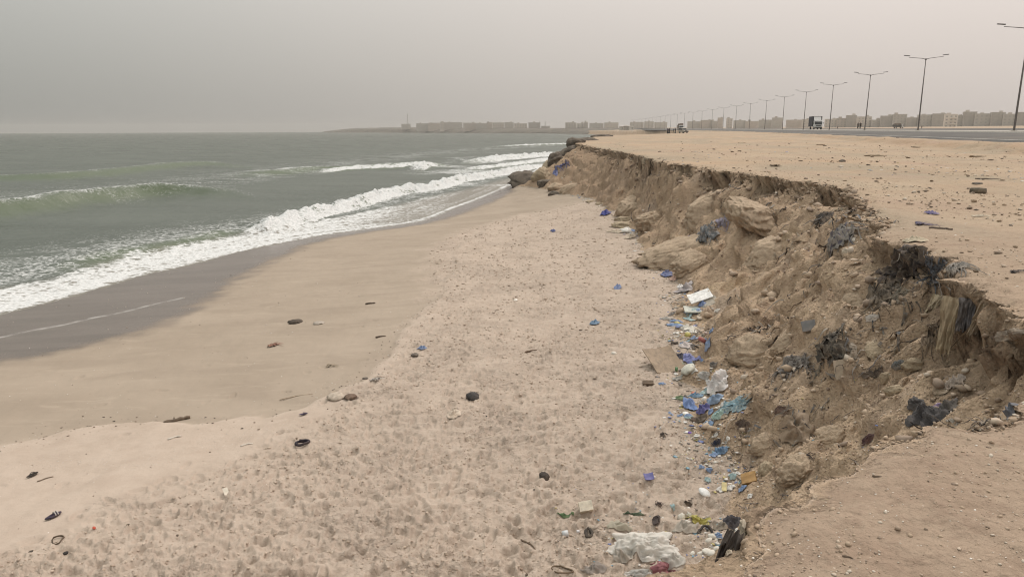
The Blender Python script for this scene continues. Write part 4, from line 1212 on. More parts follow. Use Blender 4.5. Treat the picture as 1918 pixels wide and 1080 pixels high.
clus = lambda x, y, q: perlin(np.array([x * .22]), np.array([y * .09]), q)[0]
pts = sample(600, 8, 70, .1, .75, lambda b, x, y, r: b[0] == 'plateau' and clus(x, y, 211) * 1.7 + r.random() > .8, 54, .9)
scatter('litter_scraps', pts, (.02 + .09 * RNG.random(len(pts)) ** 3) * np.clip(np.hypot(pts[:, 0], pts[:, 1]) / 18, .6, 2), M_scrap, .2, 55)
pts = sample(380, 8, 90, .1, .75, lambda b, x, y, r: b[0] == 'plateau' and clus(x, y, 213) * 1.7 + r.random() > .75, 56, .9)
scatter('wrack_bits', pts, (.02 + .10 * RNG.random(len(pts)) ** 3) * np.clip(np.hypot(pts[:, 0], pts[:, 1]) / 18, .6, 2.5), M_char, .4, 57)
def along(line, n, sig, seed, y0=0, y1=60, cl=1.0):
    rng = np.random.default_rng(seed); L = smooth_line(line, 8); out = []
    while len(out) < n:
        k = rng.integers(len(L) - 1); p = lerp(L[k], L[k + 1], rng.random()) + rng.normal(0, 1, 2) * sig
        if not (y0 < p[1] < y1): continue
        if perlin(np.array([p[0] * .5]), np.array([p[1] * .5]), 201)[0] * cl + rng.random() < .45: continue
        if (p[1] < 14) and rng.random() < .3: continue
        b = drop_o(*p)
        if b and b[0] == 'beach': out.append(b[1][:])
    return np.array(out)
pts = along(BERM, 520, .35, 11); scatter('wrack_bits', pts, .012 + .035 * RNG.random(len(pts)) ** 3, M_char, .5, 12)
pts = along(BERM, 600, .45, 13); scatter('shell_fragments', pts, .010 + .020 * RNG.random(len(pts)) ** 2, M_shell, .45, 14)
sl = beach_line([(-80, 905), (20, 893), (90, 880), (180, 870), (260, 878), (330, 860), (400, 830), (480, 815), (560, 790)])
pts = along(sl, 1500, .30, 15, cl=.4); scatter('shell_fragments', pts, .006 + .012 * RNG.random(len(pts)) ** 2, M_shell, .45, 16)
pts = sample(420, 7, 60, -.7, .45, lambda b, x, y, r: b[0] == 'beach', 17); scatter('wrack_bits', pts, .012 + .045 * RNG.random(len(pts)) ** 4, M_char, .5, 18)
tl = [p for p in toe_w if 7 < p[1] < 60]
pts = along(tl, 1700, .38, 19, 7, 60, cl=1.5)
sz_ = (.014 + .11 * RNG.random(len(pts)) ** 3) * np.clip(np.hypot(pts[:, 0], pts[:, 1]) / 14, .8, 1.8)
scatter('litter_scraps', pts, sz_, M_scrap, .16, 20)
pts = np.array([b[1][:] for b in (drop_o(1.7 + RNG.normal(0, .55), 8.3 + RNG.normal(0, .9)) for _ in range(420)) if b and b[0] == 'beach'])
scatter('litter_scraps', pts, .012 + .05 * RNG.random(len(pts)) ** 3, M_scrap, .14, 23)
hp = [hit(x, y)[0] for x, y in ((1325, 760), (1300, 700), (1300, 585), (1290, 625), (1345, 840), (1330, 1010))]
pts = np.array([b[1][:] for b in (drop_o(p.x + RNG.normal(0, .028 * p.y), p.y + RNG.normal(0, .055 * p.y)) for p in hp for _ in range(160)) if b])
scatter('litter_scraps', pts, (.016 + .09 * RNG.random(len(pts)) ** 2.5), M_scrap, .18, 24)
pts = sample(900, 4.5, 40, .15, .72, lambda b, x, y, r: b[0] == 'cliff_slope', 21, 1.1)
scatter('litter_scraps', pts, .012 + .05 * RNG.random(len(pts)) ** 3, M_scrap, .16, 22)

def crumbs():
    rng = np.random.default_rng(41)
    cand = EDGE[(EDGE[:, 1] > 1.6) & (EDGE[:, 1] < 90)]
    seg = np.linalg.norm(np.diff(cand, axis=0), axis=1); cum = np.concatenate([[0], np.cumsum(seg)])
    out, sz = [], []
    for _ in range(1900):
        k = max(0, min(int(np.searchsorted(cum, cum[-1] * rng.random() ** 1.2)), len(cand) - 2))
        p = lerp(cand[k], cand[k + 1], rng.random()); d = cand[k + 1] - cand[k]; d /= np.linalg.norm(d)
        o = abs(rng.normal(0, .32)) + .02
        p = p + np.array([-d[1], d[0]]) * o
        b = drop_o(*p)
        if not b or b[0] != 'cliff_slope': continue
        r = math.hypot(*p)
        out.append((b[1].x, b[1].y, b[1].z - .02 + rng.uniform(0, .10) * min(1, r / 15))); sz.append(min((.04 + .13 * rng.random() ** 3) * np.clip(r / 16, .35, 1.7), .5))
    scatter('crumbled_earth', np.array(out), np.array(sz), mat_bits('brink_earth', [(.27, .205, .15), (.33, .255, .19), (.21, .16, .12), (.37, .29, .215), (.18, .14, .105)]), .8, 42, 1, .5)
crumbs()
# dry roots and grass fringing the brink
def roots():
    rng = np.random.default_rng(31)
    V, F, T = [], [], []
    cand = EDGE[(EDGE[:, 1] > 1.2) & (EDGE[:, 1] < 75)]
    seg = np.linalg.norm(np.diff(cand, axis=0), axis=1); cum = np.concatenate([[0], np.cumsum(seg)])
    for _ in range(6500):
        s_ = cum[-1] * rng.random() ** 1.3
        k = min(int(np.searchsorted(cum, s_)), len(cand) - 2)
        k = max(k, 0)
        if rng.random() < .55 + .9 * perlin(np.array([s_ * .5]), np.array([3.3]), 33)[0]: continue
        p = lerp(cand[k], cand[k + 1], rng.random())
        d = cand[k + 1] - cand[k]; d /= np.linalg.norm(d); n = np.array([-d[1], d[0]])   # seaward
        b = drop_o(*(p + n * rng.uniform(-.12, .22)))
        if not b: continue
        q = np.array(b[1][:]) + [0, 0, -.005]
        r = math.hypot(q[0], q[1]); sc_ = np.clip(r / 14, .5, 1.5)
        L = rng.uniform(.06, .30) * sc_; wd = rng.uniform(.002, .006) * max(sc_, .8)
        dirv = np.array([n[0] * rng.uniform(.2, 1), n[1] * rng.uniform(.2, 1), rng.uniform(-.1, .35)]) + rng.normal(0, .35, 3)
        dirv /= np.linalg.norm(dirv)
        o = len(V); t = rng.random()
        sd = np.cross(dirv, [0, 0, 1]); sd = sd / (np.linalg.norm(sd) + 1e-6)
        for i in range(4):
            f = i / 3
            c = q + dirv * L * f * .7 + np.array([n[0] * .2, n[1] * .2, -1]) * L * f * f * .75
            w2 = wd * (1 - .8 * f)
            V += [c - sd * w2, c + sd * w2]; T += [t, t]
            if i: F.append((o + 2 * i - 2, o + 2 * i - 1, o + 2 * i + 1, o + 2 * i))
    o = link_mesh('dry_roots', np.array(V), F, mat_bits('root_fibres', [(.17, .125, .085), (.24, .185, .125), (.12, .09, .065), (.33, .265, .18)]), smooth=False, attrs=dict(tone=T))
    tag(o, kind='stuff')
roots()

def tatters():
    rng = np.random.default_rng(61); V, F, T = [], [], []
    n = 0
    for _ in range(14000):
        if n > 1150: break
        r = 4.6 * (42 / 4.6) ** rng.random() ** 1.3; a = rng.uniform(.12, .74)
        x, y = r * math.sin(a), r * math.cos(a)
        de, _s = line_dist(np.array([x], np.float32), np.array([y], np.float32), EDGE)
        keep = math.exp(-max(de[0], 0) / 1.3) * (1.0 if y < 14 else .45)
        if perlin(np.array([x * .55]), np.array([y * .55]), 63)[0] * 1.6 + rng.random() * .9 + .1 < 1.05 - keep: continue
        b = drop_o(x, y)
        if not b or b[0] != 'cliff_slope': continue
        n += 1
        nn = Vector(b[2]); nn = nn if nn.z > 0 else -nn
        dn = Vector((0, 0, -1)); dn = (dn - nn * dn.dot(nn)).normalized()
        sd = nn.cross(dn); an = rng.normal(0, .7)
        d = (dn * math.cos(an) + sd * math.sin(an)); c = nn.cross(d)
        sc_ = min(max(r / 11, .55), 1.7); L = rng.uniform(.08, .40) * sc_; wd = rng.uniform(.012, .06) * sc_; t = rng.random()
        p0 = Vector(b[1]) + nn * .01; o = len(V); bend = rng.normal(0, .5); ph = rng.uniform(0, 6)
        for i in range(7):
            f = i / 6
            q = p0 + d * (L * f) + c * (bend * L * f * f) + nn * (.05 * sc_ * math.sin(f * 3.1) * rng.uniform(.2, 1) + .02 * math.sin(f * 9 + ph) * sc_)
            w2 = wd * (1 - .6 * f) * rng.uniform(.6, 1.2)
            for e_, hz in ((-1, -.1), (-.3, .5), (.3, 0), (1, .3)): V.append(tuple(q + c * (w2 * .5 * e_) + nn * (hz * w2 * .6))); T.append(t)
        for i in range(6):
            for k in range(3): F.append((o + i * 4 + k, o + i * 4 + k + 1, o + i * 4 + k + 5, o + i * 4 + k + 4))
    o = link_mesh('cloth_tatters', np.array(V), F, mat_bits('tatter_cloth', [(.05, .046, .044), (.10, .09, .08), (.16, .15, .14), (.035, .033, .036), (.12, .13, .145), (.26, .22, .17), (.08, .07, .06), (.30, .28, .25)]), smooth=True, attrs=dict(tone=T))
    tag(o, kind='stuff')
tatters()

# ---- materials by colour
_mc = {}
def mc(col, rough=.75, dirt=.45, kind='cloth'):
    k = (col, rough, dirt, kind)
    if k not in _mc:
        if kind == 'film':
            m = NT('plastic_film'); c = m.mix(m.rng(m.noise(5, 4, vec=m.pos(obj=True)), .35, .65), tuple(v * .85 for v in col), col)
            c = m.mix(m.rng(m.noise(3, 5, .7, m.pos(obj=True)), .5, .72, 0, dirt), c, (.36, .28, .21))
            m.out(c, rough, m.bump(m.noise(18, 4, vec=m.pos(obj=True)), .4, .02), .5)
            m.b.inputs['Transmission Weight'].default_value = 0.0
            tr = m.n('ShaderNodeBsdfTranslucent'); m.put(tr.inputs['Color'], c)
            tp = m.n('ShaderNodeBsdfTransparent')
            a = m.n('ShaderNodeMixShader'); a.inputs[0].default_value = .3; m.put(a.inputs[1], m.b.outputs[0]); m.put(a.inputs[2], tr.outputs[0])
            b = m.n('ShaderNodeMixShader'); m.put(b.inputs[0], m.rng(m.noise(2.5, 4, vec=m.pos(obj=True)), .35, .7, .0, .16)); m.put(b.inputs[1], a.outputs[0]); m.put(b.inputs[2], tp.outputs[0])
            m.put(m.t.nodes['Material Output'].inputs['Surface'], b.outputs[0])
            _mc[k] = m.m
        else:
            _mc[k] = mat_simple({'cloth': 'cloth', 'plastic': 'plastic', 'wood': 'weathered_wood', 'stone': 'stone'}[kind], col, rough, .28, {'wood': 14, 'stone': 5}.get(kind, 9), .5 if kind != 'plastic' else .15, dirt=dirt, spec=.25 if kind == 'cloth' else .4)
    return _mc[k]
class Spot:
    """a place on the ground with its own axes: a across the slope, b up it, n off it"""
    def __init__(s, px, py):
        h = hit(px, py)
        for k in range(1, 40):
            if h: break
            h = hit(px + k * .5, py + k)
        s.p, s.n = h[0], h[1].normalized()
        d = Vector(ray(px, py)); s.dist = (s.p - CP).length * abs(d.dot(-Vector(CM[:3, 2])))
        # average the normal a little
        ns = Vector((0, 0, 0))
        for dx, dy in ((0, 0), (5, 0), (-5, 0), (0, 4), (0, -4)):
            q = hit(px + dx, py + dy)
            if q and (q[0] - s.p).length < .6: ns += q[1]
        s.n = ns.normalized()
        s.n = (s.n + Vector((0, 0, .3 if s.n.z < .9 else 4.0))).normalized()
        s.a = Vector((0, 0, 1)).cross(d); s.a.normalize(); s.a = -s.a
        s.a = (s.a - s.n * s.a.dot(s.n)).normalized()
        s.b = s.n.cross(s.a)
        s.m = s.dist / FPX
        s.f = max(abs(d.dot(s.n)), .28)
    def frame(s, rot=0.0, lift=0.0):
        c, k = math.cos(rot), math.sin(rot)
        x = s.a * c + s.b * k; y = s.n.cross(x)
        M = Matrix((x, y, s.n)).transposed().to_4x4(); M.translation = s.p + s.n * lift
        return M
    def cast(s, u, v, top=.7):
        o = s.p + s.a * u + s.b * v + s.n * top
        best = None
        for g in ground_objs:
            k, q, n, i = g.ray_cast(o, -s.n, distance=top + 1.0)
            if k and (best is None or (q - o).length < (best - o).length): best = q
        return best if best is not None else s.p + s.a * u + s.b * v
def finish(o, lab, cat, group=None):
    tag(o, lab, cat, group); return o
def sheet(px, py, w_, h_, col, name, lab, cat, rot=0, amp=.25, seed=0, rough=.7, kind='cloth', dirt=.45, ragged=.30, group=None, nr=9, ns=36):
    s = Spot(px, py); W = w_ * s.m / 2; H = h_ * s.m / 2 / s.f
    rng = np.random.default_rng(seed + int(px * 7 + py))
    th = np.linspace(0, 2 * math.pi, ns, endpoint=False)
    R = 1 + ragged * fbm(np.cos(th) * 1.4 + seed, np.sin(th) * 1.4 + px * .01, 300, 3)
    V, F = [], []
    am = amp * min(W, H) * 1.0
    fa = rng.uniform(0, math.pi)
    for i in range(nr + 1):
        for j in range(ns):
            rr = max(i / nr, .001) * R[j]
            u, v = rr * W * math.cos(th[j]), rr * H * math.sin(th[j])
            uu, vv = u * math.cos(rot) - v * math.sin(rot), u * math.sin(rot) + v * math.cos(rot)
            V.append((uu, vv, i / nr))
    V = np.array(V); f = 2.2 / max(min(W, H), .01)
    cu, cv = V[:, 0] * math.cos(fa) + V[:, 1] * math.sin(fa), -V[:, 0] * math.sin(fa) + V[:, 1] * math.cos(fa)
    hgt = am * (.45 + .55 * ridged(cu * f * .8, cv * f * .35, int(px), 3)) + am * .5 * fbm(V[:, 0] * f, V[:, 1] * f, int(py), 3)
    hgt = np.maximum(hgt, 0) * (1.05 - .75 * V[:, 2] ** 2) + .006
    P = [tuple(s.cast(a, b) + s.n * float(z) - s.p) for (a, b, _), z in zip(V, hgt)]
    for i in range(nr):
        for j in range(ns): F.append((i * ns + j, i * ns + (j + 1) % ns, (i + 1) * ns + (j + 1) % ns, (i + 1) * ns + j))
    o = link_mesh(name, P, F, mc(col, rough, dirt, kind)); o.location = s.p
    return finish(o, lab, cat, group)
def blob(px, py, w_, h_, col, name, lab, cat, rot=0, thick=.6, rough=.6, kind='plastic', dirt=.3, crump=.28, sub=3, sink=.2, group=None, freq=1.6, mat=None, flatb=True):
    s = Spot(px, py); W = w_ * s.m / 2; T = h_ * s.m / 2
    D = min(T / s.f * .9, W * 1.1) if thick else W
    V0, F0 = ICO[sub]
    P = V0.copy(); sd = int(px * 3 + py)
    P *= (1 + crump * noise3(V0, freq, sd, 3, True) + crump * .6 * noise3(V0, freq * 2.3, sd + 9, 2))[:, None]
    Z = max(min(T, W) * thick, .008)
    P = P * np.array([W, D, Z])
    if flatb: P[:, 2] = np.where(P[:, 2] < -Z * .45, -Z * .45 + (P[:, 2] + Z * .45) * .2, P[:, 2])
    o = link_mesh(name, P, F0, mat or mc(col, rough, dirt, kind)); o.matrix_world = s.frame(rot, Z * (.55 - sink))
    return finish(o, lab, cat, group)
def rags(px, py, w_, h_, col, name, lab, cat, k=22, seed=0, col2=None, down=True, wid=.10, lift=.5, dirt=.5):
    """a tangle of torn strips lying over the slope"""
    s = Spot(px, py); W = w_ * s.m / 2; H = h_ * s.m / 2 / s.f
    rng = np.random.default_rng(int(px * 5 + py) + seed)
    V, F = [], []
    for q in range(max(3, k // 6)):                     # torn flaps under the strips
        nr_, ns_ = 6, 20
        cu, cv = rng.uniform(-.55, .55) * W, rng.uniform(-.5, .6) * H
        ra, rb = rng.uniform(.3, .6) * W, rng.uniform(.3, .6) * H
        th = np.linspace(0, 2 * math.pi, ns_, endpoint=False); sd = int(rng.integers(999))
        R = 1 + .6 * fbm(np.cos(th) * 1.6, np.sin(th) * 1.6, sd, 3)
        uv = np.array([(cu + max(i / nr_, .01) * R[j] * ra * math.cos(th[j]), cv + max(i / nr_, .01) * R[j] * rb * math.sin(th[j])) for i in range(nr_ + 1) for j in range(ns_)])
        ff = 3.5 / max(min(W, H), .01); e_ = rng.uniform(-.5, .5)
        hz = min(W, H) * lift * (.38 * ridged((uv[:, 0] + e_ * uv[:, 1]) * ff, uv[:, 1] * ff * .3, sd, 3) + .25 * fbm(uv[:, 0] * ff, uv[:, 1] * ff, sd + 3, 3) + .12)
        o0 = len(V)
        for (a_, b_), z_ in zip(uv, np.maximum(hz, .006)): V.append(tuple(s.cast(a_, b_) - s.p + s.n * float(z_)))
        for i in range(nr_):
            for j in range(ns_): F.append((o0 + i * ns_ + j, o0 + i * ns_ + (j + 1) % ns_, o0 + (i + 1) * ns_ + (j + 1) % ns_, o0 + (i + 1) * ns_ + j))
    nfl = len(F)
    for q in range(k):
        u0, v0 = rng.uniform(-.75, .75) * W, rng.uniform(-.3, .95) * H
        a = (-math.pi / 2 if down else 0) + rng.normal(0, .55)
        L = rng.uniform(.35, 1.0) * H * 1.3; n = 8; wd = max(wid * 1.5 * rng.uniform(.4, 1.3) * max(W, H), 1.6 * s.m)
        ca, sa = math.cos(a), math.sin(a); bend = rng.normal(0, .35)
        o0 = len(V); lf = rng.uniform(.1, 1) * lift * min(W, H) * .55
        ph = rng.uniform(0, 6)
        for i in range(n):
            f = i / (n - 1); off = math.sin(f * 4 + ph) * .10 * L + bend * L * f * f
            u, v = u0 + ca * L * f - sa * off, v0 + sa * L * f + ca * off
            g = s.cast(u, v) - s.p
            hh = lf * (math.sin(f * math.pi) * .6 + .35 * (1 - f)) + .008
            w2 = wd * (1 - .65 * f) * (.8 + .4 * rng.random())
            for e_, hz in ((-1, 0), (-.35, .45), (.35, -.1), (1, .25)):
                pt = g + s.a * (-sa * e_ * w2 * .5) + s.b * (ca * e_ * w2 * .5) + s.n * (hh + hz * w2 * .7)
                V.append(tuple(pt))
        for i in range(n - 1):
            for c in range(3): F.append((o0 + i * 4 + c, o0 + i * 4 + c + 1, o0 + i * 4 + c + 5, o0 + i * 4 + c + 4))
    me = link_mesh(name, V, F, mc(col, .9, dirt)); me.location = s.p
    if col2:
        me.data.materials.append(mc(col2, .9, dirt))
        for i, p in enumerate(me.data.polygons):
            if (i // 20 if i < nfl else (i - nfl) // 21) % 3 == 0: p.material_index = 1
    return finish(me, lab, cat)
def hang(px, py, w_, h_, col, name, lab, cat, seed=0, pleat=5, out=.06, taper=.8, dirt=.35, slant=0.0, lift=.02, drp=1.0, rough=.9, dist=None):
    """cloth hanging from the brink: px, py is the middle of its top"""
    s = Spot(px, py)
    if dist:
        s.p = Vector(at_dist(px, py, dist)); s.m = dist * 1.03 / FPX
    W = w_ * s.m; H = h_ * s.m
    sea_ = Vector((-.85, -.5, 0)).normalized()
    al = Vector((sea_.y, -sea_.x, 0)) * -1
    al = Vector(s.a); al.z = 0; al.normalize(); fw = Vector((al.y, -al.x, 0))
    if fw.dot(s.p) > 0: fw = -fw
    nu, nv = 40, 22; V = []
    for j in range(nv):
        f = j / (nv - 1)
        for i in range(nu):
            u = i / (nu - 1) - .5
            w2 = W * (1 - (1 - taper) * f) * (1 + .12 * math.sin(f * 5 + seed))
            q = fbm(np.array([u * pleat]), np.array([f * .6 + seed]), 310 + seed, 2)[0]
            q2 = ridged(np.array([u * pleat * 1.1]), np.array([f * .4 + seed]), 311 + seed, 2)[0]
            edge = .22 * fbm(np.array([u * 9.0]), np.array([seed * 1.0]), 312, 2)[0] if j == nv - 1 else 0
            p = al * (u * w2 + slant * H * f) + Vector((0, 0, -1)) * H * (f + edge) * drp + fw * (lift + out * (f ** .6) + W * .13 * (q + q2 * .8) * (.3 + .7 * f) + .035 * fbm(np.array([u * 4.0]), np.array([f * 3 + seed]), 315, 3)[0])
            V.append(tuple(p))
    o = link_mesh(name, V, grid_faces(nv, nu), mc(col, rough, dirt)); o.location = s.p
    return finish(o, lab, cat)
def stick(px, py, L, wd, rot, col, name, lab, cat, bend=.08, kind='wood', lift=.5, taper=.55, dirt=.3, group=None):
    s = Spot(px, py); l = L * s.m
    if abs(math.sin(rot)) > .3: l /= (s.f + (1 - s.f) * abs(math.cos(rot)))
    r = max(wd * s.m / 2, .004); rng = random.Random(int(px + py * 3)); n = 9
    pts = []
    for i in range(n):
        f = i / (n - 1) - .5
        pts.append((l * f, bend * l * math.sin(f * 4 + 1) + rng.uniform(-.3, .3) * r, rng.uniform(-.15, .25) * r))
    rs = [r * (1 - (1 - taper) * (i / (n - 1))) * rng.uniform(.88, 1.12) for i in range(n)]
    rs[0] *= .7
    mb = MB().tube(pts, rs, 9)
    o = mb.build(name, mc(col, .9, dirt, kind), None, True); o.matrix_world = s.frame(rot, r * lift)
    if L > 26:
        mb = MB().tube([pts[3], (pts[3][0] + l * .06, pts[3][1] + r * 2.2, pts[3][2] + r * .8)], [r * .5, r * .3], 7)
        mb.build('branch_stub', mc(col, .9, dirt, kind), o, True)
    return finish(o, lab, cat, group)
def board(px, py, w_, h_, col, name, lab, cat, rot=0, tilt=0.0, th=.02, kind='plastic', dirt=.2, curl=.05, lift=0.0, rough=.6):
    s = Spot(px, py); W = w_ * s.m; H = h_ * s.m / s.f
    nu, nv = 13, 7; V = []
    for sd in (1, -1):
        for j in range(nv):
            for i in range(nu):
                u, v = i / (nu - 1) - .5, j / (nv - 1) - .5
                z = curl * W * (u * u * 2 + .4 * u * v) + .02 * W * perlin(np.array([u * 3 + px]), np.array([v * 3.0]), 320)[0]
                ch = .012 * W * fbm(np.array([u * 9 + v * 7]), np.array([px * .1]), 321, 2)[0] if i in (0, nu - 1) or j in (0, nv - 1) else 0
                V.append((u * W + ch, v * H + ch, z + sd * th / 2))
    n = nu * nv; g = grid_faces(nv, nu).tolist(); F = [tuple(f) for f in g] + [tuple(k + n for k in reversed(f)) for f in g]
    ring = [i for i in range(nu)] + [j * nu + nu - 1 for j in range(1, nv)] + [(nv - 1) * nu + i for i in range(nu - 2, -1, -1)] + [j * nu for j in range(nv - 2, 0, -1)]
    for a, b in zip(ring, ring[1:] + ring[:1]): F.append((b, a, a + n, b + n))
    o = link_mesh(name, V, F, mc(col, rough, dirt, kind), smooth=False)
    o.matrix_world = s.frame(rot, th / 2 + lift + abs(math.sin(tilt)) * H * .4) @ Matrix.Rotation(tilt, 4, 'X')
    return finish(o, lab, cat)
def bottle(px, py, L, rot, col, lab, capcol=(.6, .6, .62), dirt=.12, wd=.30):
    s = Spot(px, py); l = L * s.m; r = l * wd / 2
    prof = [(-.5, .0), (-.5, .80), (-.47, .97), (-.40, 1), (-.05, 1), (-.02, .93), (.02, .93), (.05, 1), (.18, 1), (.25, .9), (.31, .55), (.34, .42), (.36, .42)]
    o = MB().tube([(l * a, 0, 0) for a, b in prof], [max(r * b, .0005) for a, b in prof], 20).build('bottle', mc(col, .35, dirt, 'plastic'), None, True)
    o.matrix_world = s.frame(rot, r * .85 + .018)
    MB().tube([(l * .355, 0, 0), (l * .36, 0, 0), (l * .44, 0, 0), (l * .5, 0, 0)], [r * .46, r * .5, r * .46, r * .2], 16).build('cap', mc(capcol, .4, dirt, 'plastic'), o, True)
    MB().tube([(-l * .34, 0, 0), (l * .0 - l * .09, 0, 0)], [r * 1.012, r * 1.012], 20).build('label_band', mc(tuple(c * .9 for c in col), .5, .25, 'plastic'), o, True)
    return finish(o, lab, 'bottle')
def sandal(px, py, L, rot, col, strap, lab, cat='flip-flop', band=False):
    s = Spot(px, py); l = L * s.m / (abs(math.cos(rot)) + abs(math.sin(rot)) * s.f)
    out = []
    for k in range(28):
        t = 2 * math.pi * k / 28
        x = math.cos(t) * .5; w_ = .19 + .035 * math.cos(t) - .035 * math.cos(2 * t)
        out.append((x * l, math.sin(t) * w_ * l + .03 * l * math.sin(x * 5)))
    n = len(out); hz = .045 * l
    V = [(a, b, .03 * l * (a / l) ** 2 * 2) for a, b in out] + [(a * .985, b * .97, hz + .03 * l * (a / l) ** 2 * 2) for a, b in out]
    F = [tuple(reversed(range(n))), tuple(range(n, 2 * n))] + [(i, (i + 1) % n, n + (i + 1) % n, n + i) for i in range(n)]
    o = link_mesh('flip_flop', V, F, mc(col, .8, .2), smooth=False); o.matrix_world = s.frame(rot, .022)
    if band:
        for k, x0 in enumerate((.08, .22)):
            pts = [(x0 * l + .02 * l * math.cos(a), math.cos(a) * .2 * l, hz + math.sin(a) * .16 * l) for a in np.linspace(0, math.pi, 9)]
            MB().tube(pts, [.035 * l] * 9, 6).build('strap', mc(strap, .7, .15), o, True)
    else:
        for sd in (-1, 1):
            MB().tube([(.30 * l, 0, hz), (.22 * l, sd * .06 * l, hz + .09 * l), (.05 * l, sd * .15 * l, hz + .12 * l), (-.10 * l, sd * .185 * l, hz)], [.02 * l, .026 * l, .03 * l, .022 * l], 7).build('strap', mc(strap, .7, .15), o, True)
    return finish(o, lab, cat)
def ringloop(px, py, w_, h_, th, col, name, lab, cat, rot=0, seed=0, dirt=.2):
    s = Spot(px, py); W = w_ * s.m / 2; H = h_ * s.m / 2 / s.f; r = max(th * s.m / 2, .004)
    rng = random.Random(seed + int(px)); pts = []
    for k in range(21):
        t = 2 * math.pi * k / 21 * 1.35
        f = 1 + .22 * math.sin(t * 2 + seed) + .12 * math.cos(t * 3)
        pts.append((W * f * math.cos(t), H * f * math.sin(t), r + r * 1.5 * k / 20 + .3 * W * max(0, math.sin(t * 1.5)) * .3))
    o = MB().tube(pts, [r] * 21, 7).build(name, mc(col, .75, dirt), None, True); o.matrix_world = s.frame(rot, 0)
    return finish(o, lab, cat)

# ------------------------------------------------------------------ rocks and clods
M_clod = None
def mat_clod(name, a, b, c):
    m = NT(name)
    col = m.mix(m.rng(m.noise(2.2, 5, .6), .35, .65), a, b)
    col = m.mix(m.rng(m.noise(12, 5, .7), .5, .72, 0, .7), col, c)
    sp = m.vor(30)
    col = m.mix(m.math('MULTIPLY', m.rng(sp, .16, .10), m.rng(m.noise(2, 3), .45, .6, 0, .7)), col, (.52, .45, .37))
    h = m.math('ADD', m.noise(9, 6, .65), m.math('MULTIPLY', m.noise(32, 4, .6), .4))
    return m.out(col, .95, m.bump(h, .8, .06), .2)
M_clod = mat_clod('earth_clod', (.36, .28, .205), (.46, .36, .265), (.25, .195, .147))
M_dkrock = mat_clod('dark_rock', (.10, .085, .072), (.17, .14, .112), (.07, .06, .052))
M_tanrock = mat_clod('tan_rock', (.33, .265, .19), (.44, .36, .26), (.25, .20, .145))
def rock(px, py, w_, h_, mat, name, lab, cat, rot=0, thick=.8, crump=.22, sink=.45, freq=1.1, sub=4, asym=1.0):
    s = Spot(px, py); W = w_ * s.m / 2; T = h_ * s.m / 2
    V0, F0 = ICO[sub]; sd = int(px * 3 + py)
    q = V0 + .35 * np.stack([noise3(V0, .8, sd + k * 3, 2) for k in range(3)], -1)
    P = V0 * (1 + crump * noise3(q, freq, sd, 3, True) + crump * .9 * noise3(q, freq * .7, sd + 9, 2) + crump * .30 * noise3(q, freq * 5, sd + 19, 3))[:, None]
    # a few broken flats
    rng = np.random.default_rng(sd)
    for _ in range(7):
        n = rng.normal(size=3); n /= np.linalg.norm(n); dd = P @ n; lim = rng.uniform(.62, .9)
        P = P - np.maximum(dd - lim, 0)[:, None] * n * .6
    P = P * (1 + .16 * noise3(P, 2.4, sd + 29, 3, True) + .09 * noise3(P, 6, sd + 31, 3, True))[:, None]
    P = P * np.array([W, W * .85 * asym, T * thick * 1.1])
    o = link_mesh(name, P, F0, mat); o.matrix_world = s.frame(rot, T * thick * (.5 - sink))
    return finish(o, lab, cat)
C = 'earth clods on the cut bank'
for px, py, w_, h_, rot, lab in [
    (1268, 470, 92, 44, .35, 'big long brown clod at the foot of the bank, left of the lavender rags'),
    (1178, 387, 50, 34, .2, 'rounded earth clod hanging over the bank foot near the blue bag'),
    (1222, 410, 38, 30, .6, 'tilted earth slab just right of the overhanging far clod'),
    (1318, 396, 66, 38, .5, 'broad tan clod in the middle of the bank above the grey-blue rags'),
    (1405, 402, 66, 40, .6, 'large ochre clod upper bank, right of the grey-blue rags'),
    (1300, 492, 46, 30, .7, 'wedge-shaped clod touching the right end of the long clod'),
    (1490, 885, 52, 42, .3, 'squat clod just above the near bluff edge'),
    (1432, 838, 40, 40, .1, 'knobbly upright clod near the lower blue bag'),
    (1560, 815, 44, 34, .5, 'grey-tan clod on the lower slope, left of the black garment'),
    (1470, 640, 40, 22, .4, 'flat tan clod left of the upper dark rag bundle'),
    (1410, 665, 56, 24, .3, 'low tan ledge left of the grey woolly bundle'),
    (1440, 470, 60, 28, .5, 'flat crumbly clod mid bank below the ochre clod'),
    (1600, 570, 44, 26, .5, 'low brown clod left of the dark hanging strips')]:
    rock(px, py, w_, h_, M_clod, 'earth_clod', lab, 'earth clod', rot, thick=.7, crump=.42, sink=.85, sub=5)['group'] = C
B = 'boulders at the far end of the bank'
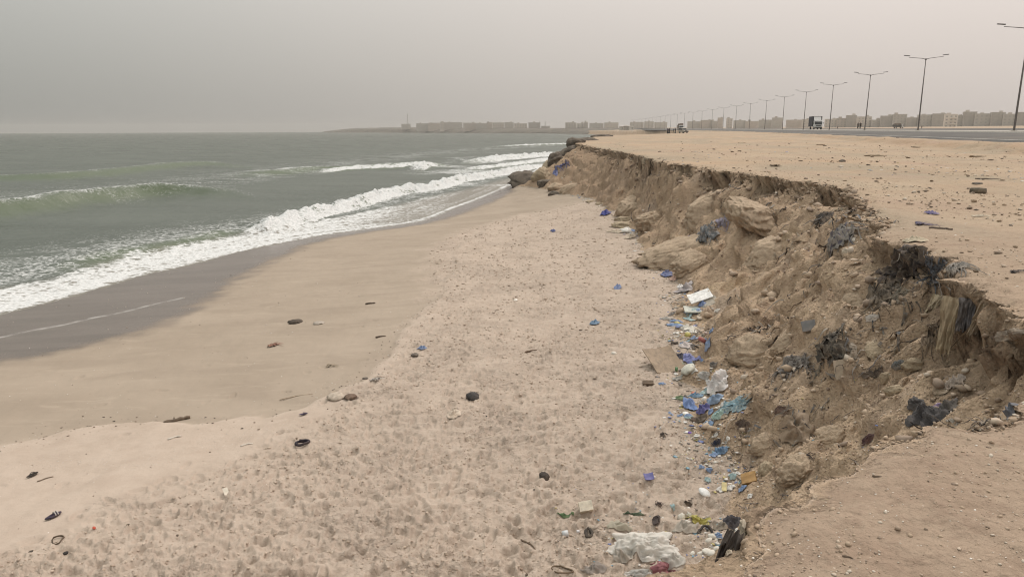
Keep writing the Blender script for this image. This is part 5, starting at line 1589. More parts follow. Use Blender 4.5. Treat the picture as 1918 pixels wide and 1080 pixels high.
for px, py, w_, h_, mt, rot, lab in [
    (988, 338, 44, 22, M_dkrock, .55, 'dark wedge-shaped boulder lying farthest left on the sand'),
    (1012, 328, 24, 22, M_tanrock, .1, 'pale rounded boulder right of the dark wedge'),
    (1026, 314, 26, 20, M_tanrock, .5, 'tan boulder above the pale rounded one'),
    (1040, 300, 26, 18, M_dkrock, .6, 'dark slanting slab halfway up the far corner'),
    (1058, 290, 26, 18, M_dkrock, .6, 'dark slab below the far brink'),
    (1070, 281, 22, 14, M_dkrock, .4, 'small dark slab just under the far brink'),
    (1078, 268, 26, 14, M_dkrock, .2, 'dark boulder at the tip of the far brink'),
    (1098, 259, 34, 11, M_dkrock, .1, 'long dark boulder on the farthest brink'),
    (1124, 256, 28, 9, M_dkrock, .1, 'low dark boulder on the farthest brink, right of the long one'),
    (1022, 344, 22, 12, M_dkrock, .2, 'low dark rock in front of the pale boulder'),
    (1044, 352, 26, 14, M_clod, .3, 'brown rock on the sand below the blue rags'),
    (1040, 364, 18, 10, M_dkrock, .0, 'small dark rock lying out on the sand'),
    (1066, 356, 26, 16, M_clod, .2, 'brown rock at the bank foot right of the blue rags')]:
    rock(px, py, w_, h_, mt, 'boulder', lab, 'boulder', rot, sub=4, sink=.5, crump=.40)['group'] = B
for px, py, w_, h_, lab in [(1170, 413, 26, 10, 'pale flat stone right of the far blue bag'), (1108, 378, 14, 5, 'pale stone at the far bank foot, leftmost of two'), (1122, 383, 12, 6, 'pale stone at the far bank foot, right of its twin'),
                            (1165, 424, 30, 12, 'brown flat stone below the pale flat stone'), (1640, 660, 28, 20, 'pinkish stone under the dark rag bundle'), 
                            (1712, 682, 24, 16, 'tan lump of stone beside the grey rag on the slope'), (1676, 731, 24, 16, 'tan stone below the whitish lump'), (1662, 708, 20, 18, 'whitish lump on the slope, right of the pale flap'),
                            (1578, 303, 10, 5, 'small dark clod alone on the plateau'), (1830, 345, 15, 5, 'flat dark clod on the plateau near the tube'), (1437, 884, 30, 30, 'brown lump at the mouth of the gully')]:
    m_ = M_dkrock if ('dark clod' in lab) else (mc((.20, .205, .21), .9, .4, 'stone') if 'slate' in lab else M_tanrock)
    rock(px, py, w_, h_, m_, 'stone', lab, 'stone', .2, sub=4, sink=.4, crump=.38)
WS = 'white stones by the plastic sheet'
for k, (px, py, w_, lab) in enumerate([(1334, 1004, 15, 'long white stone, topmost of the pile by the black cloth'), (1328, 1012, 13, 'round white stone under the topmost long one'), (1342, 1027, 10, 'small white stone nearest to the black cloth'), (1324, 1033, 16, 'angular white stone in the middle of the pile'),
                                       (1333, 1036, 14, 'angular white stone right of the middle one'), (1312, 1037, 13, 'white stone left in the pile below the sheet corner'), (1298, 1036, 10, 'white stone lying on the plastic sheet edge'), (1342, 1010, 8, 'tiny white stone beside the topmost one')]):
    blob(px, py, w_, w_ * .62, (.66, .63, .57), 'white_stone', lab, 'stone', rot=k * .7, thick=.8, rough=.8, kind='stone', dirt=.15, crump=.16, group=WS)

# ------------------------------------------------------------------ litter on the sand
sandal(61, 891, 24, .55, (.022, .018, .016), (.02, .018, .016), 'black flip-flop on the pale shelly sand at the left')
sandal(100, 968, 34, .45, (.030, .022, .045), (.42, .40, .38), 'navy flip-flop with pale banded straps, nearer the left corner', band=True)
sandal(568, 777, 17, .1, (.04, .032, .07), (.05, .04, .08), 'dark violet sandal at the wrack line beside a pale scrap', band=True)
sandal(1229, 977, 28, 1.25, (.045, .036, .036), (.05, .04, .04), 'dark brown slipper sole above the plastic sheet')
ringloop(108, 1012, 20, 12, 2.6, (.09, .065, .045), 'strap_loop', 'thin triangular brown strap loop on the sand, lower left', 'strap', .3)
ringloop(566, 833, 20, 9, 5, (.025, .02, .03), 'strap_coil', 'black coiled strap on the sand left of centre', 'strap', .2, 2)
ringloop(1052, 1069, 38, 12, 3, (.13, .095, .065), 'strap_loop', 'long brown strap loop at the bottom of the beach', 'strap', -.1, 3)
ringloop(1103, 1003, 14, 13, 6, (.05, .042, .036), 'rubber_ring', 'small dark rubber ring right of the white bottle', 'ring', 0, 4)
stick(332, 788, 46, 8, .22, (.115, .085, .062), 'driftwood_log', 'brown driftwood log on the smooth wet-line sand at left', 'driftwood', .02, taper=.8)
stick(694, 569, 18, 4, .12, (.07, .052, .04), 'driftwood_stick', 'short dark stick on smooth sand, farthest up the beach', 'driftwood')
stick(713, 631, 19, 3.5, .02, (.085, .062, .046), 'driftwood_stick', 'short dark stick just left of the wrack line bend', 'driftwood')
stick(995, 658, 26, 4, .30, (.14, .095, .065), 'driftwood_stick', 'brown stick on trodden sand in the middle of the beach', 'driftwood')
stick(555, 743, 60, 2.5, .02, (.36, .29, .22), 'driftwood_branch', 'long thin pale branch lying along the wrack line', 'driftwood')
stick(990, 1020, 34, 4.5, -.95, (.15, .11, .08), 'driftwood_stick', 'brown stick pointing down the beach, left of the white bottle', 'driftwood')
stick(1115, 360 + 700, 10, 3, .2, (.2, .15, .1), 'twig', 'small twig beside the grey plastic at the bottom edge', 'twig')
stick(327, 820, 24, 4, .15, (.60, .56, .50), 'bone', 'white bone-like chip on pale sand below the log', 'bone', .15)
stick(462, 833, 22, 4, .05, (.60, .56, .50), 'bone', 'white chip with a dark splinter beside it, left of centre', 'bone', .1)
stick(85, 897, 26, 3.2, .12, (.22, .17, .13), 'driftwood_stick', 'brown stick just left of the black flip-flop', 'driftwood')
blob(553, 603, 21, 7, (.055, .042, .032), 'driftwood_lump', 'black driftwood lump on the smooth sand', 'driftwood', .1, .8, .9, 'wood', .1)
blob(597, 605, 15, 5, (.34, .30, .26), 'seaweed_tuft', 'small pale tuft right of the black driftwood lump', 'seaweed', kind='cloth', crump=.45)
rags(510, 648, 24, 9, (.26, .14, .11), 'seaweed_clump', 'reddish seaweed clump on the smooth sand', 'seaweed', 18, down=False, wid=.05)
rags(618, 686, 18, 8, (.30, .25, .19), 'seaweed_clump', 'pale brown weed clump on smooth sand below the reddish one', 'seaweed', 14, down=False, wid=.06)
rags(700, 713, 18, 11, (.16, .14, .125), 'seaweed_clump', 'grey-black wrack clump with white shells on it', 'seaweed', 16, col2=(.5, .47, .43), down=False, wid=.07)
blob(684, 709, 9, 5, (.06, .045, .035), 'driftwood_lump', 'small dark lump just left of the grey-black wrack clump', 'driftwood', kind='wood', dirt=.1)
blob(630, 744, 26, 13, (.40, .34, .28), 'driftwood_chunk', 'pale driftwood chunk at the wrack line', 'driftwood', .4, .7, .9, 'wood', .1, .35)
blob(657, 744, 17, 10, (.14, .095, .07), 'driftwood_chunk', 'dark brown driftwood chunk right beside the pale one', 'driftwood', -.5, .7, .9, 'wood', .1, .35)
blob(886, 746, 21, 15, (.035, .032, .032), 'shoe', 'black crumpled shoe alone on the trodden sand', 'shoe', .5, 1.0, .6, 'cloth', .12, .3)
sheet(790, 653, 17, 8, (0.128, 0.190, 0.327), 'plastic_bag', 'blue plastic scrap at the wrack line bend', 'plastic bag', amp=.5, kind='plastic', dirt=.28)
blob(777, 665, 12, 7, (.085, .065, .05), 'driftwood_lump', 'dark lump just below the blue scrap at the wrack line', 'driftwood', kind='wood', dirt=.1)
blob(966, 562, 8, 5, (.68, .65, .6), 'sea_shell', 'white shell on trodden sand, middle of the beach', 'shell', kind='stone', dirt=.05, crump=.1)
sheet(1157, 540, 14, 11, (0.138, 0.194, 0.343), 'plastic_bag', 'bright blue scrap alone on the sand left of the white board', 'plastic bag', amp=.6, kind='plastic', dirt=.28)
sheet(1114, 607, 17, 8, (0.114, 0.189, 0.282), 'plastic_bag', 'blue and black scrap mid-beach, left of the yellow buoys', 'plastic bag', amp=.6, kind='plastic', dirt=.15)
stick(1088, 619, 20, 3, .1, (.10, .075, .055), 'driftwood_stick', 'dark sticks lying left below the blue and black scrap', 'driftwood')
blob(1150, 663, 9, 7, (.62, .58, .52), 'plastic_cup', 'cream cup lying alone on mid-beach sand', 'cup', 1.0, 1.0, dirt=.15, crump=.12)
board(1214, 720, 20, 7, (.10, .07, .048), 'wood_block', 'dark wood block on the sand left of the white sack', 'wood block', .05, 0, .06, 'wood', .1, 0, 0, .9)
sheet(850, 776, 24, 16, (0.520, 0.440, 0.360), 'plastic_bag', 'pale half-buried bag on sand left of centre', 'plastic bag', amp=.4, kind='plastic', dirt=.6)
sheet(880, 822, 16, 12, (.50, .42, .35), 'paper_scrap', 'cream paper scrap below the half-buried bag', 'paper', amp=.3, dirt=.4)
board(424, 924, 9, 10, (.58, .53, .45), 'card_piece', 'small pale card standing in the sand left of centre', 'card', .2, .4, .008, dirt=.25)
blob(176, 988, 6, 5, (.45, .07, .035), 'red_plastic_bit', 'tiny red plastic bit on the lower left sand', 'plastic scrap', kind='plastic', dirt=.05, crump=.05)
blob(124, 1035, 9, 6, (.03, .026, .024), 'charcoal_lump', 'black lump near the bottom left corner', 'charcoal', kind='stone', dirt=0)
blob(1019, 893, 15, 12, (.05, .042, .038), 'rubber_scrap', 'black scrap on trodden sand left of the violet scrap', 'rubber scrap', .3, .8, .8, 'cloth', .2, .4)
rags(1243, 815, 12, 14, (.04, .034, .03), 'black_tuft', 'black tuft on the sand left of the lower blue bag', 'tuft', 10, wid=.08)
board(1215, 893, 18, 11, (.12, .12, .30), 'plastic_scrap', 'violet-blue plastic scrap on the sand', 'plastic scrap', .3, .1, .01, dirt=.15, curl=.25)
blob(1319, 923, 24, 13, (.74, .75, .75), 'foam_float', 'smooth white oval float on the sand', 'float', -.35, .8, .5, 'plastic', .03, .03, freq=.5)
board(1356, 916, 9, 9, (.58, .50, .26), 'carton', 'tiny yellow carton right of the white oval float', 'carton', .05, .5, .03, dirt=.1, curl=0)
board(1405, 901, 27, 11, (.30, .175, .06), 'crate_end', 'orange-brown plastic crate piece at the bank foot', 'crate piece', .05, .35, .05, dirt=.15, curl=0)
sheet(1404, 894, 14, 6, (.64, .60, .55), 'paper_scrap', 'white paper on top of the orange-brown crate piece', 'paper', amp=.3, dirt=.1)
board(1097, 953, 25, 16, (.62, .56, .46), 'foam_block', 'square cream foam block on the sand', 'foam block', .25, .25, .10, 'plastic', .15, .06)
bottle(1067, 1004, 40, .32, (.70, .73, .76), 'white squeeze bottle with cap lying on the sand')
sheet(1059, 967, 30, 8, (.09, .16, .075), 'green_film', 'green strip of film left of the dark green strip', 'plastic film', amp=.5, dirt=.3)
sheet(1188, 964, 38, 8, (.07, .10, .065), 'green_film', 'dark green strip right of the foam block', 'plastic film', amp=.5, dirt=.2)
rags(1287, 941, 15, 11, (.035, .028, .026), 'black_tuft', 'black spidery tuft above the yellow film', 'tuft', 9, down=False, wid=.07)
rags(1234, 945, 18, 9, (.05, .038, .036), 'black_tuft', 'black scrap above the dark slipper sole', 'tuft', 10, down=False, wid=.1)
blob(1277, 969, 15, 11, (.58, .55, .49), 'plastic_cup', 'crushed white cup left of the yellow film', 'cup', .8, .9, dirt=.25, crump=.25)
sheet(1305, 977, 40, 18, (.46, .42, .12), 'yellow_film', 'crumpled yellow plastic film', 'plastic film', amp=.5, kind='plastic', dirt=.35, ragged=.6)
FILM = (.82, .79, .74)
sheet(1207, 1020, 132, 74, FILM, 'plastic_sheet', 'large crumpled clear plastic sheet at the bottom of the beach', 'plastic sheet', amp=.34, kind='film', dirt=.18, ragged=.40, nr=24, ns=80)
sheet(1262, 1043, 40, 36, (.66, .63, .58), 'plastic_sheet', 'whitish plastic piece at the right end of the large clear sheet', 'plastic sheet', .4, amp=.35, kind='film', dirt=.2, nr=10)
sheet(1160, 985, 46, 17, (.50, .46, .37), 'plastic_sheet', 'small clear plastic piece left above the large clear sheet', 'plastic sheet', -.2, amp=.4, kind='film', dirt=.5)
sheet(1285, 985, 50, 20, (.50, .45, .39), 'plastic_sheet', 'dusty plastic flap above the right of the large clear sheet', 'plastic sheet', .1, amp=.4, kind='film', dirt=.55)
sheet(1167, 1040, 34, 30, (0.580, 0.530, 0.470), 'plastic_bag', 'clear bag at the left end of the large clear sheet', 'plastic bag', .3, amp=.7, kind='film', dirt=.3)
sheet(1112, 1064, 44, 22, (.33, .29, .26), 'plastic_sheet', 'grey plastic piece at the bottom edge', 'plastic sheet', -.1, amp=.35, kind='film', dirt=.4)
sheet(1195, 1074, 56, 20, (0.620, 0.600, 0.570), 'plastic_bag', 'whitish bag left of the maroon bag', 'plastic bag', .1, amp=.7, kind='film', dirt=.2)
sheet(1243, 1066, 46, 28, (.25, .10, .115), 'cloth_bag', 'dusty maroon bag at the bottom edge', 'bag', .3, amp=.55, dirt=.25, ragged=.3)
sheet(1355, 985, 40, 14, (.17, .15, .125), 'cloth_scrap', 'dusty brown cloth at the foot of the near bluff', 'cloth', amp=.4, dirt=.5)
ringloop(1320, 998, 26, 18, 5, (.045, .04, .038), 'sandal_upper', 'black torn sandal upper beside the white stones', 'sandal', -.4, 5)

# ------------------------------------------------------------------ litter along the foot of the bank
board(1313, 562, 42, 15, (.68, .68, .67), 'white_board', 'white rectangular board leaning at the bank foot', 'board', .33, .10, .025, dirt=.05, curl=.02, lift=.10)
sheet(1316, 569, 18, 9, (0.125, 0.187, 0.354), 'plastic_bag', 'blue scrap under the white board', 'plastic bag', amp=.5, kind='plastic', dirt=.22)
board(1302, 581, 40, 10, (.42, .44, .40), 'grey_board', 'grey-green board in front of the white board', 'board', .12, .05, .03, dirt=.3, curl=.04)
board(1332, 566, 26, 12, (.36, .33, .28), 'grey_board', 'dusty board end at the right of the white board', 'board', .5, .1, .03, dirt=.4, curl=.04)
sheet(1283, 543, 38, 17, (0.360, 0.330, 0.340), 'plastic_bag', 'grey plastic heap above the white board', 'plastic bag', .1, amp=.5, kind='plastic', dirt=.35, ragged=.5)
sheet(1274, 537, 12, 7, (0.620, 0.610, 0.600), 'plastic_bag', 'small white bag on the grey plastic heap', 'plastic bag', amp=.6, kind='plastic', dirt=.22)
sheet(1249, 516, 24, 11, (0.109, 0.137, 0.274), 'plastic_bag', 'blue bag at the bank foot below the long clod', 'plastic bag', amp=.6, kind='plastic', dirt=.28)
sheet(1261, 523, 16, 9, (0.380, 0.250, 0.200), 'plastic_bag', 'pinkish bag right of the blue bag under the long clod', 'plastic bag', amp=.5, kind='plastic', dirt=.3)
blob(1268, 607, 11, 8, (.42, .36, .12), 'buoy', 'yellow buoy, upper of two at the bank foot', 'buoy', 0, 1, .5, dirt=.15, crump=.06)
blob(1288, 629, 11, 11, (.48, .42, .14), 'buoy', 'yellow buoy, lower of two at the bank foot', 'buoy', .6, 1, .5, dirt=.1, crump=.06)
bottle(1323, 636, 24, .9, (.40, .13, .115), 'faded red plastic jug at the bank foot', (.5, .4, .36), .2, .62)
sheet(1293, 618, 30, 12, (0.580, 0.560, 0.510), 'plastic_bag', 'whitish scraps between the two yellow buoys', 'plastic bag', amp=.4, kind='plastic', dirt=.4, ragged=.7)
stick(1272, 644, 30, 5, .05, (.10, .085, .075), 'driftwood_stick', 'dark stick lying above the blue cloth heap', 'driftwood')
sheet(1285, 650, 26, 10, (0.500, 0.450, 0.440), 'plastic_bag', 'pale plastic scrap below the dark stick', 'plastic bag', amp=.4, kind='plastic', dirt=.3)
sheet(1293, 676, 24, 24, (0.146, 0.165, 0.354), 'plastic_bag', 'bright blue bag heap right of the sandy flap', 'plastic bag', .3, amp=.6, kind='plastic', dirt=.22)
sheet(1275, 668, 18, 9, (.035, .035, .055), 'cloth_scrap', 'black scrap left of the bright blue bag heap', 'cloth', amp=.5, dirt=.1)
bottle(1271, 696, 20, -.05, (.09, .22, .10), 'green bottle below the bright blue bag heap', (.1, .22, .12), .15, .4)
sheet(1262, 678, 18, 16, (0.170, 0.230, 0.160), 'plastic_bag', 'dusty green bag behind the green bottle', 'plastic bag', .8, amp=.5, kind='plastic', dirt=.5)
blob(1290, 693, 20, 14, (0.500, 0.500, 0.440), 'plastic_bag', 'whitish bag right of the green bottle', 'plastic bag', .3, .8, dirt=.25, crump=.4)
board(1242, 684, 58, 26, (.27, .205, .145), 'sandy_flap', 'sand-covered cardboard flap sticking up from the beach', 'cardboard', .5, .35, .02, 'cloth', .7, .12)
sheet(1345, 718, 52, 42, (.66, .63, .62), 'sack', 'big white woven sack crumpled at the bank foot', 'sack', .5, amp=.65, dirt=.1, ragged=.45, nr=12, ns=44)
sheet(1318, 703, 24, 14, (0.550, 0.540, 0.520), 'plastic_bag', 'clear bag touching the left of the big white sack', 'plastic bag', .2, amp=.6, kind='film', dirt=.1)
blob(1300, 737, 10, 7, (.50, .13, .06), 'plastic_scrap', 'orange-red plastic scrap above the blue bags', 'plastic scrap', dirt=.05, crump=.1)
sheet(1292, 756, 22, 28, (0.142, 0.210, 0.403), 'plastic_bag', 'blue bag standing at the left of the blue heap', 'plastic bag', .2, amp=.7, kind='plastic', dirt=.05, ragged=.4)
sheet(1303, 741, 30, 8, (0.155, 0.266, 0.384), 'plastic_bag', 'light blue strip on top of the blue heap', 'plastic bag', .2, amp=.6, kind='plastic', dirt=.28)
sheet(1340, 748, 36, 16, (0.188, 0.263, 0.374), 'plastic_bag', 'blue sheet just below the big white sack', 'plastic bag', .1, amp=.5, kind='plastic', dirt=.2)
sheet(1318, 768, 28, 16, (0.102, 0.105, 0.282), 'plastic_bag', 'royal blue bag in the middle of the blue heap', 'plastic bag', -.1, amp=.7, kind='plastic', dirt=.22)
rags(1372, 762, 84, 30, (.20, .33, .40), 'net', 'teal net streaming up the slope from the blue heap', 'net', 34, col2=(.34, .42, .43), down=False, wid=.045, dirt=.4, lift=.3)
sheet(1345, 778, 30, 14, (0.320, 0.460, 0.430), 'plastic_bag', 'pale green bag below the teal net', 'plastic bag', .2, amp=.6, kind='plastic', dirt=.28)
sheet(1328, 797, 20, 14, (0.178, 0.265, 0.402), 'plastic_bag', 'blue bag at the bottom of the blue heap', 'plastic bag', amp=.6, kind='plastic', dirt=.15)
blob(1319, 749, 9, 9, (.68, .66, .62), 'plastic_cup', 'white cup among the blue bags', 'cup', dirt=.05, crump=.08, thick=1.1)
blob(1284, 774, 11, 7, (.68, .66, .63), 'plastic_cup', 'white cup left below the blue bag', 'cup', dirt=.08, crump=.12)
sheet(1272, 746, 20, 7, (.11, .17, .09), 'green_film', 'green film left of the blue heap', 'plastic film', amp=.4, dirt=.3)
sheet(1316, 786, 26, 10, (.10, .08, .065), 'cloth_scrap', 'dark cloth under the royal blue bag', 'cloth', amp=.4, dirt=.2)
sheet(1298, 786, 26, 10, (.12, .09, .075), 'cloth_scrap', 'dark brown scrap left of the dark cloth in the blue heap', 'cloth', amp=.4, dirt=.35)
blob(1292, 810, 7, 5, (.12, .06, .30), 'plastic_scrap', 'small purple plastic scrap below the blue heap', 'plastic scrap', dirt=.05, crump=.06)
sheet(1353, 845, 24, 16, (0.113, 0.191, 0.296), 'plastic_bag', 'blue bag lying alone below the blue heap', 'plastic bag', .3, amp=.6, kind='plastic', dirt=.15)
rags(1344, 833, 22, 18, (.035, .04, .065), 'cloth_scrap', 'black-blue rag just above the lone lower blue bag', 'rag', 14, wid=.12)
sheet(1134, 402, 20, 9, (0.028, 0.040, 0.220), 'plastic_bag', 'dark blue bag at the foot of the far overhanging clod', 'plastic bag', .1, amp=.7, kind='plastic', dirt=.22)
blob(1172, 434, 16, 10, (0.620, 0.600, 0.570), 'plastic_bag', 'white bag at the far bank foot', 'plastic bag', .3, .8, dirt=.1, crump=.4)
sheet(1036, 433, 9, 4, (0.093, 0.118, 0.254), 'plastic_bag', 'tiny blue scrap far up the beach', 'plastic bag', amp=.6, kind='plastic', dirt=.22)
rags(1055, 312, 24, 12, (.12, .12, .22), 'blue_rag', 'faded blue rag draped over the far rocks', 'rag', 16, wid=.12, dirt=.3)
sheet(1041, 325, 10, 12, (0.097, 0.118, 0.255), 'plastic_bag', 'bright blue scrap left below the faded blue rag', 'plastic bag', amp=.6, kind='plastic', dirt=.28)

rng_ = random.Random(77)
KINDS = [((.62, .61, .59), 'white'), ((.16, .25, .42), 'blue'), ((.33, .32, .30), 'grey'), ((.10, .095, .09), 'black'), ((.30, .42, .44), 'teal'), ((.44, .37, .29), 'brownish'), ((.66, .64, .60), 'white'), ((.22, .30, .46), 'blue')]
for hx, hy, sx, sy, n in ((1322, 762, 34, 28, 26), (1300, 694, 26, 16, 12), (1296, 590, 22, 18, 12), (1290, 634, 20, 16, 10), (1338, 838, 22, 18, 9), (1325, 985, 36, 30, 10), (1385, 902, 34, 14, 9), (1180, 430, 14, 16, 6)):
    for k in range(n):
        x, y = rng_.gauss(hx, sx), rng_.gauss(hy, sy)
        c, nm = KINDS[rng_.randrange(len(KINDS))]; w_ = rng_.uniform(6, 17)
        sheet(x, y, w_, w_ * rng_.uniform(.4, .75), c, 'litter_scrap', 'small crumpled %s scrap in the litter drift at the bank foot' % nm, 'litter scrap', rng_.uniform(0, 3), amp=.55, kind='plastic', dirt=.35, ragged=.6, nr=6, ns=22, group='%s scraps in the litter drift' % nm)

# ------------------------------------------------------------------ rags torn out of the bank
GB = (.155, .165, .175); DK = (.052, .046, .044); BR = (.13, .10, .075); TN = (.34, .275, .19); GY = (.22, .20, .185)
rags(1322, 434, 52, 46, (.16, .18, .20), 'rag_tangle', 'grey-blue rope and rag tangle hanging down the middle of the bank', 'rag', 34, col2=(.30, .29, .29), wid=.06)
rags(1352, 416, 26, 18, (.24, .23, .30), 'rag_tangle', 'lavender-grey rag at the top of the grey-blue tangle', 'rag', 16, wid=.07)
rags(1288, 462, 20, 40, (.17, .16, .25), 'rag_strip', 'lavender rag strip hanging at the right of the long clod', 'rag', 14, wid=.1)
rags(1545, 408, 34, 44, (.045, .04, .038), 'hole_shade_rag', 'black rag standing in for the shade of a hollow under the brink bend', 'rag', 14, wid=.14)  # black strips drawn for a dark hole, its shade put into the colour
rags(1578, 437, 74, 52, (.25, .235, .22), 'plastic_tangle', 'grey torn plastic tangle below the brink bend', 'plastic tangle', 36, col2=(.13, .125, .16), wid=.07, dirt=.35)
sheet(1597, 449, 12, 8, (.58, .54, .48), 'plastic_scrap', 'white scrap right of the grey plastic tangle', 'plastic scrap', amp=.4, dirt=.15)
sheet(1588, 472, 26, 9, (.48, .42, .34), 'plastic_scrap', 'cream flap below the grey plastic tangle', 'plastic scrap', .3, amp=.4, dirt=.3)
stick(1600, 512, 44, 4, .40, (.36, .285, .21), 'wood_lath', 'pale thin lath lying on the slope below the cream flap', 'lath', .05)
rags(1655, 556, 62, 92, (.10, .085, .07), 'rag_bundle', 'dark brown strips hanging at the left of the near brink', 'rag', 40, col2=(.17, .145, .12), wid=.06, dirt=.4)
rags(1690, 508, 110, 74, (.060, .050, .048), 'rag_bundle', 'black rags spilling over the near brink, left part', 'rag', 34, col2=(.12, .095, .075), wid=.09, dirt=.35)
rags(1754, 512, 56, 62, (.105, .115, .135), 'rag_bundle', 'blue-grey rags hanging from the near brink', 'rag', 30, col2=(.06, .055, .06), wid=.08, dirt=.25)
rags(1790, 506, 44, 46, (.22, .205, .19), 'rag_bundle', 'grey rags right of the blue-grey ones on the near brink', 'rag', 22, wid=.08)
rags(1682, 556, 44, 34, (.23, .215, .18), 'rag_bundle', 'grey woolly rag under the black rags', 'rag', 24, wid=.07)
hang(1790, 556, 34, 104, TN, 'hanging_cloth', 'long tan cloth hanging from the near brink', 'cloth', 1, 5, .10, .85)
hang(1765, 552, 26, 46, (.42, .36, .26), 'hanging_cloth', 'cream cloth flap left of the long tan cloth', 'cloth', 2, 3, .12, .6, slant=-.35)
hang(1815, 558, 32, 62, (.105, .10, .105), 'hanging_cloth', 'black-blue cloth hanging right of the long tan cloth', 'cloth', 3, 6, .05, .8, dirt=.2)
hang(1846, 568, 16, 66, (.32, .265, .20), 'hanging_cloth', 'frayed tan strip hanging right of the black-blue cloth', 'cloth', 4, 3, .06, .6, slant=-.2)
rags(1742, 632, 22, 76, (.115, .088, .066), 'rag_strip', 'brown strips trailing down left of the long tan cloth', 'rag', 18, wid=.05)
sheet(1838, 640, 74, 22, (.26, .21, .155), 'cloth_scrap', 'sagging tan cloth at the bottom of the near brink', 'cloth', .15, amp=.4, dirt=.5)
sheet(1888, 628, 60, 20, (.30, .25, .205), 'cloth_scrap', 'greyish tan sheet at the right edge under the brink', 'cloth', .15, amp=.35, dirt=.4)
rags(1556, 650, 96, 58, (.085, .075, .066), 'rag_bundle', 'dark rag bundle sticking out of the middle slope', 'rag', 40, col2=(.17, .15, .125), wid=.07, dirt=.35)
rags(1484, 690, 72, 44, (.20, .185, .175), 'rag_bundle', 'grey woolly rag bundle on the middle slope', 'rag', 44, col2=(.10, .09, .085), wid=.08, dirt=.25)
sheet(1598, 658, 17, 30, (.40, .335, .275), 'plastic_flap', 'pale flap hanging right of the dark rag bundle', 'plastic flap', .2, amp=.5, dirt=.25)
board(1577, 693, 24, 34, (.40, .325, .25), 'plastic_flap', 'pale pointed flap standing below the dark rag bundle', 'plastic flap', .2, .2, .01, 'cloth', .3, .2)
sheet(1634, 596, 26, 12, (.38, .345, .315), 'plastic_scrap', 'grey-white scrap left under the dark hanging strips', 'plastic scrap', .2, amp=.3, dirt=.3)
sheet(1683, 683, 32, 13, (.13, .135, .135), 'cloth_scrap', 'grey rag lying beside the tan stone on the slope', 'cloth', .3, amp=.5, dirt=.3)
rags(1640, 700, 50, 16, (.08, .066, .06), 'rag_strip', 'black rag strip trailing left of the whitish lump', 'rag', 16, down=False, wid=.09)
sheet(1738, 781, 70, 44, (.052, .050, .054), 'garment', 'black dusty garment thrown on the slope above the near bluff', 'garment', .35, amp=.6, dirt=.12, ragged=.55, nr=13, ns=48)
sheet(1716, 758, 30, 30, (.058, .054, .055), 'garment', 'black garment sleeve flung up at the left of the garment', 'garment', .6, amp=.5, dirt=.1, ragged=.4)
sheet(1778, 766, 44, 18, (.085, .078, .074), 'garment', 'dark grey cloth right of the black garment', 'garment', -.1, amp=.6, dirt=.25, ragged=.4)
rags(1790, 715, 40, 30, (.34, .29, .255), 'rag_strip', 'pale grey rag strips above the black garment', 'rag', 12, wid=.05)
sheet(1763, 733, 26, 12, (.42, .34, .26), 'cloth_scrap', 'tan scraps above the black garment', 'cloth', .3, amp=.5, dirt=.3)
sheet(1757, 760, 16, 8, (.26, .20, .33), 'cloth_scrap', 'lavender scrap touching the black garment', 'cloth', 0, amp=.5, dirt=.15)
sheet(1625, 822, 36, 14, (.09, .048, .050), 'cloth_scrap', 'maroon cloth at the brink of the near bluff', 'cloth', .3, amp=.5, dirt=.25)
rags(1512, 858, 40, 16, (.042, .034, .04), 'black_strap', 'black strap trailing above the squat clod', 'strap', 10, down=False, wid=.08)
rags(1390, 800, 30, 26, (.10, .075, .065), 'rag_strip', 'dark strap on the slope left of the sand-caked sack', 'rag', 8, wid=.05)
sheet(1492, 805, 60, 58, (.27, .205, .15), 'sack', 'sand-caked sack half buried in the lower slope', 'sack', .1, amp=.45, dirt=.8, ragged=.3)
sheet(1896, 772, 34, 15, (0.100, 0.105, 0.125), 'plastic_bag', 'slate-blue bag at the right edge above the near bluff', 'plastic bag', .1, amp=.6, kind='plastic', dirt=.2)
rags(1462, 770, 44, 18, (.15, .10, .085), 'rag_strip', 'brown rag on the slope right of the teal net', 'rag', 14, down=False, wid=.06)
hang(1380, 990, 34, 110, (.060, .052, .050), 'garment', 'dark garment hanging over the edge of the near bluff', 'garment', 6, 4, .05, 1.1, dirt=.12, slant=-.20, dist=2.85)
sheet(1372, 983, 34, 18, (.07, .065, .075), 'garment', 'dark cloth fold on the brink above the hanging garment', 'garment', .2, amp=.8, dirt=.15)
sheet(1398, 1000, 34, 24, (.42, .36, .285), 'paper_scrap', 'dusty pale paper right of the hanging dark garment', 'paper', .3, amp=.5, dirt=.5)

board(1514, 612, 24, 18, (.20, .205, .215), 'slate_piece', 'slate-grey flat piece above the dark rag bundle', 'stone', .3, .3, .06, 'stone', .4, .06)
# ------------------------------------------------------------------ things on the plateau
s_ = Spot(1833, 362)
o = MB().tube([(-.20, 0, 0), (-.19, 0, 0), (0, .01, 0), (.16, 0, 0)], [.075, .09, .10, .085], 14).build('pipe_piece', mc((.10, .085, .065), .85, .35), None, True)
o.matrix_world = s_.frame(-.15, .05); finish(o, 'dark brown pipe piece lying on the plateau at the right', 'pipe')
MB().tube([(-.206, 0, 0), (-.201, 0, 0)], [.05, .06], 12).build('pipe_mouth_shade', mc((.02, .018, .016), .9, .05), o, True)  # dark disc on the closed end stands for the shade inside the pipe
sheet(1745, 400, 26, 6, (.12, .11, .24), 'plastic_scrap', 'faded blue scrap on the plateau above the notch', 'plastic scrap', .1, amp=.4, dirt=.3)
rags(1722, 420, 24, 14, (.09, .085, .14), 'rag_bundle', 'blue-black rag at the notch in the brink', 'rag', 16, down=False, wid=.08)
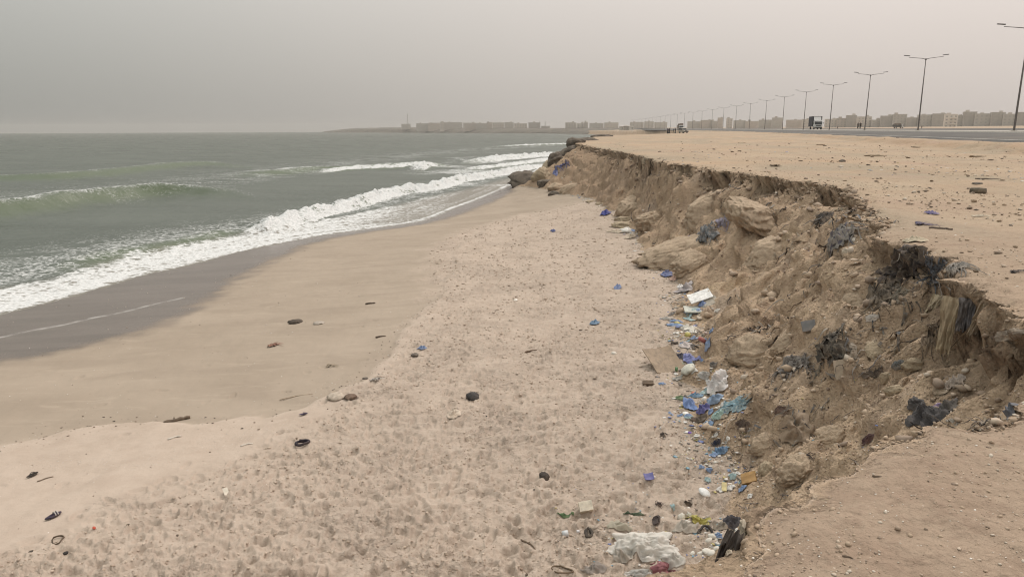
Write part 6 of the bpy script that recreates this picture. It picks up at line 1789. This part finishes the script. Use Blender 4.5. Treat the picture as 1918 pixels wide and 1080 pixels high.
stick(1762, 429, 38, 5, -.10, (.11, .085, .07), 'wood_piece', 'dark wood piece on the plateau right of the notch', 'wood')
rags(1450, 312, 20, 6, (.15, .115, .08), 'dry_weed', 'dry weed tuft on the plateau brink', 'dry weed', 18, down=False, wid=.04)
rags(1904, 510, 24, 11, (.07, .062, .066), 'black_tuft', 'black rag on the plateau at the right edge', 'rag', 14, down=False, wid=.1)
sheet(1838, 405, 34, 4, (.42, .36, .28), 'paper_scrap', 'cream strip of paper on the plateau', 'paper', amp=.3, dirt=.3)
sheet(1715, 452, 40, 8, (.46, .40, .30), 'paper_scrap', 'crumpled cream paper at the near brink', 'paper', .1, amp=.5, dirt=.3)
stick(1850, 336, 40, 3, .02, (.14, .11, .09), 'wood_piece', 'thin dark stick far right on the plateau', 'wood')
stick(1588, 1044, 18, 5, -.35, (.13, .095, .07), 'bark_piece', 'curved brown bark piece on the near bluff', 'bark', .18)
stick(1645, 893, 20, 4, -.05, (.13, .10, .075), 'bark_piece', 'small brown bark chip near the bluff brink', 'bark', .1)
for k, (px, py, w_, lab) in enumerate([(1718, 276, 12, 'brown heap on the plateau below the lamp post'), (1830, 294, 22, 'low brown mound far right on the plateau'), (1640, 292, 26, 'low grey mound mid plateau'), (1390, 268, 10, 'small dark heap on the far plateau'), (1536, 272, 12, 'small brown heap mid plateau')]):
    rock(px, py, w_, w_ * .32, M_clod, 'soil_heap', lab, 'soil heap', .1, sub=3, sink=.35)
# ------------------------------------------------------------------ haze
def haze():
    b = [(-2700, -40, -9), (2700, 2700, 24)]
    V = [(b[i & 1][0], b[(i >> 1) & 1][1], b[(i >> 2) & 1][2]) for i in range(8)]
    F = [(0, 2, 3, 1), (4, 5, 7, 6), (0, 1, 5, 4), (2, 6, 7, 3), (0, 4, 6, 2), (1, 3, 7, 5)]
    m = bpy.data.materials.new('dust_haze'); m.use_nodes = True
    t = m.node_tree; t.nodes.clear()
    pv = t.nodes.new('ShaderNodeVolumePrincipled')
    pv.inputs['Color'].default_value = (0.80, 0.78, 0.745, 1)
    pv.inputs['Density'].default_value = 0.00024
    pv.inputs['Anisotropy'].default_value = 0.2
    mo = t.nodes.new('ShaderNodeOutputMaterial')
    t.links.new(pv.outputs[0], mo.inputs['Volume'])
    o = link_mesh('haze', V, F, m, smooth=False)
    tag(o, kind='stuff')
haze()
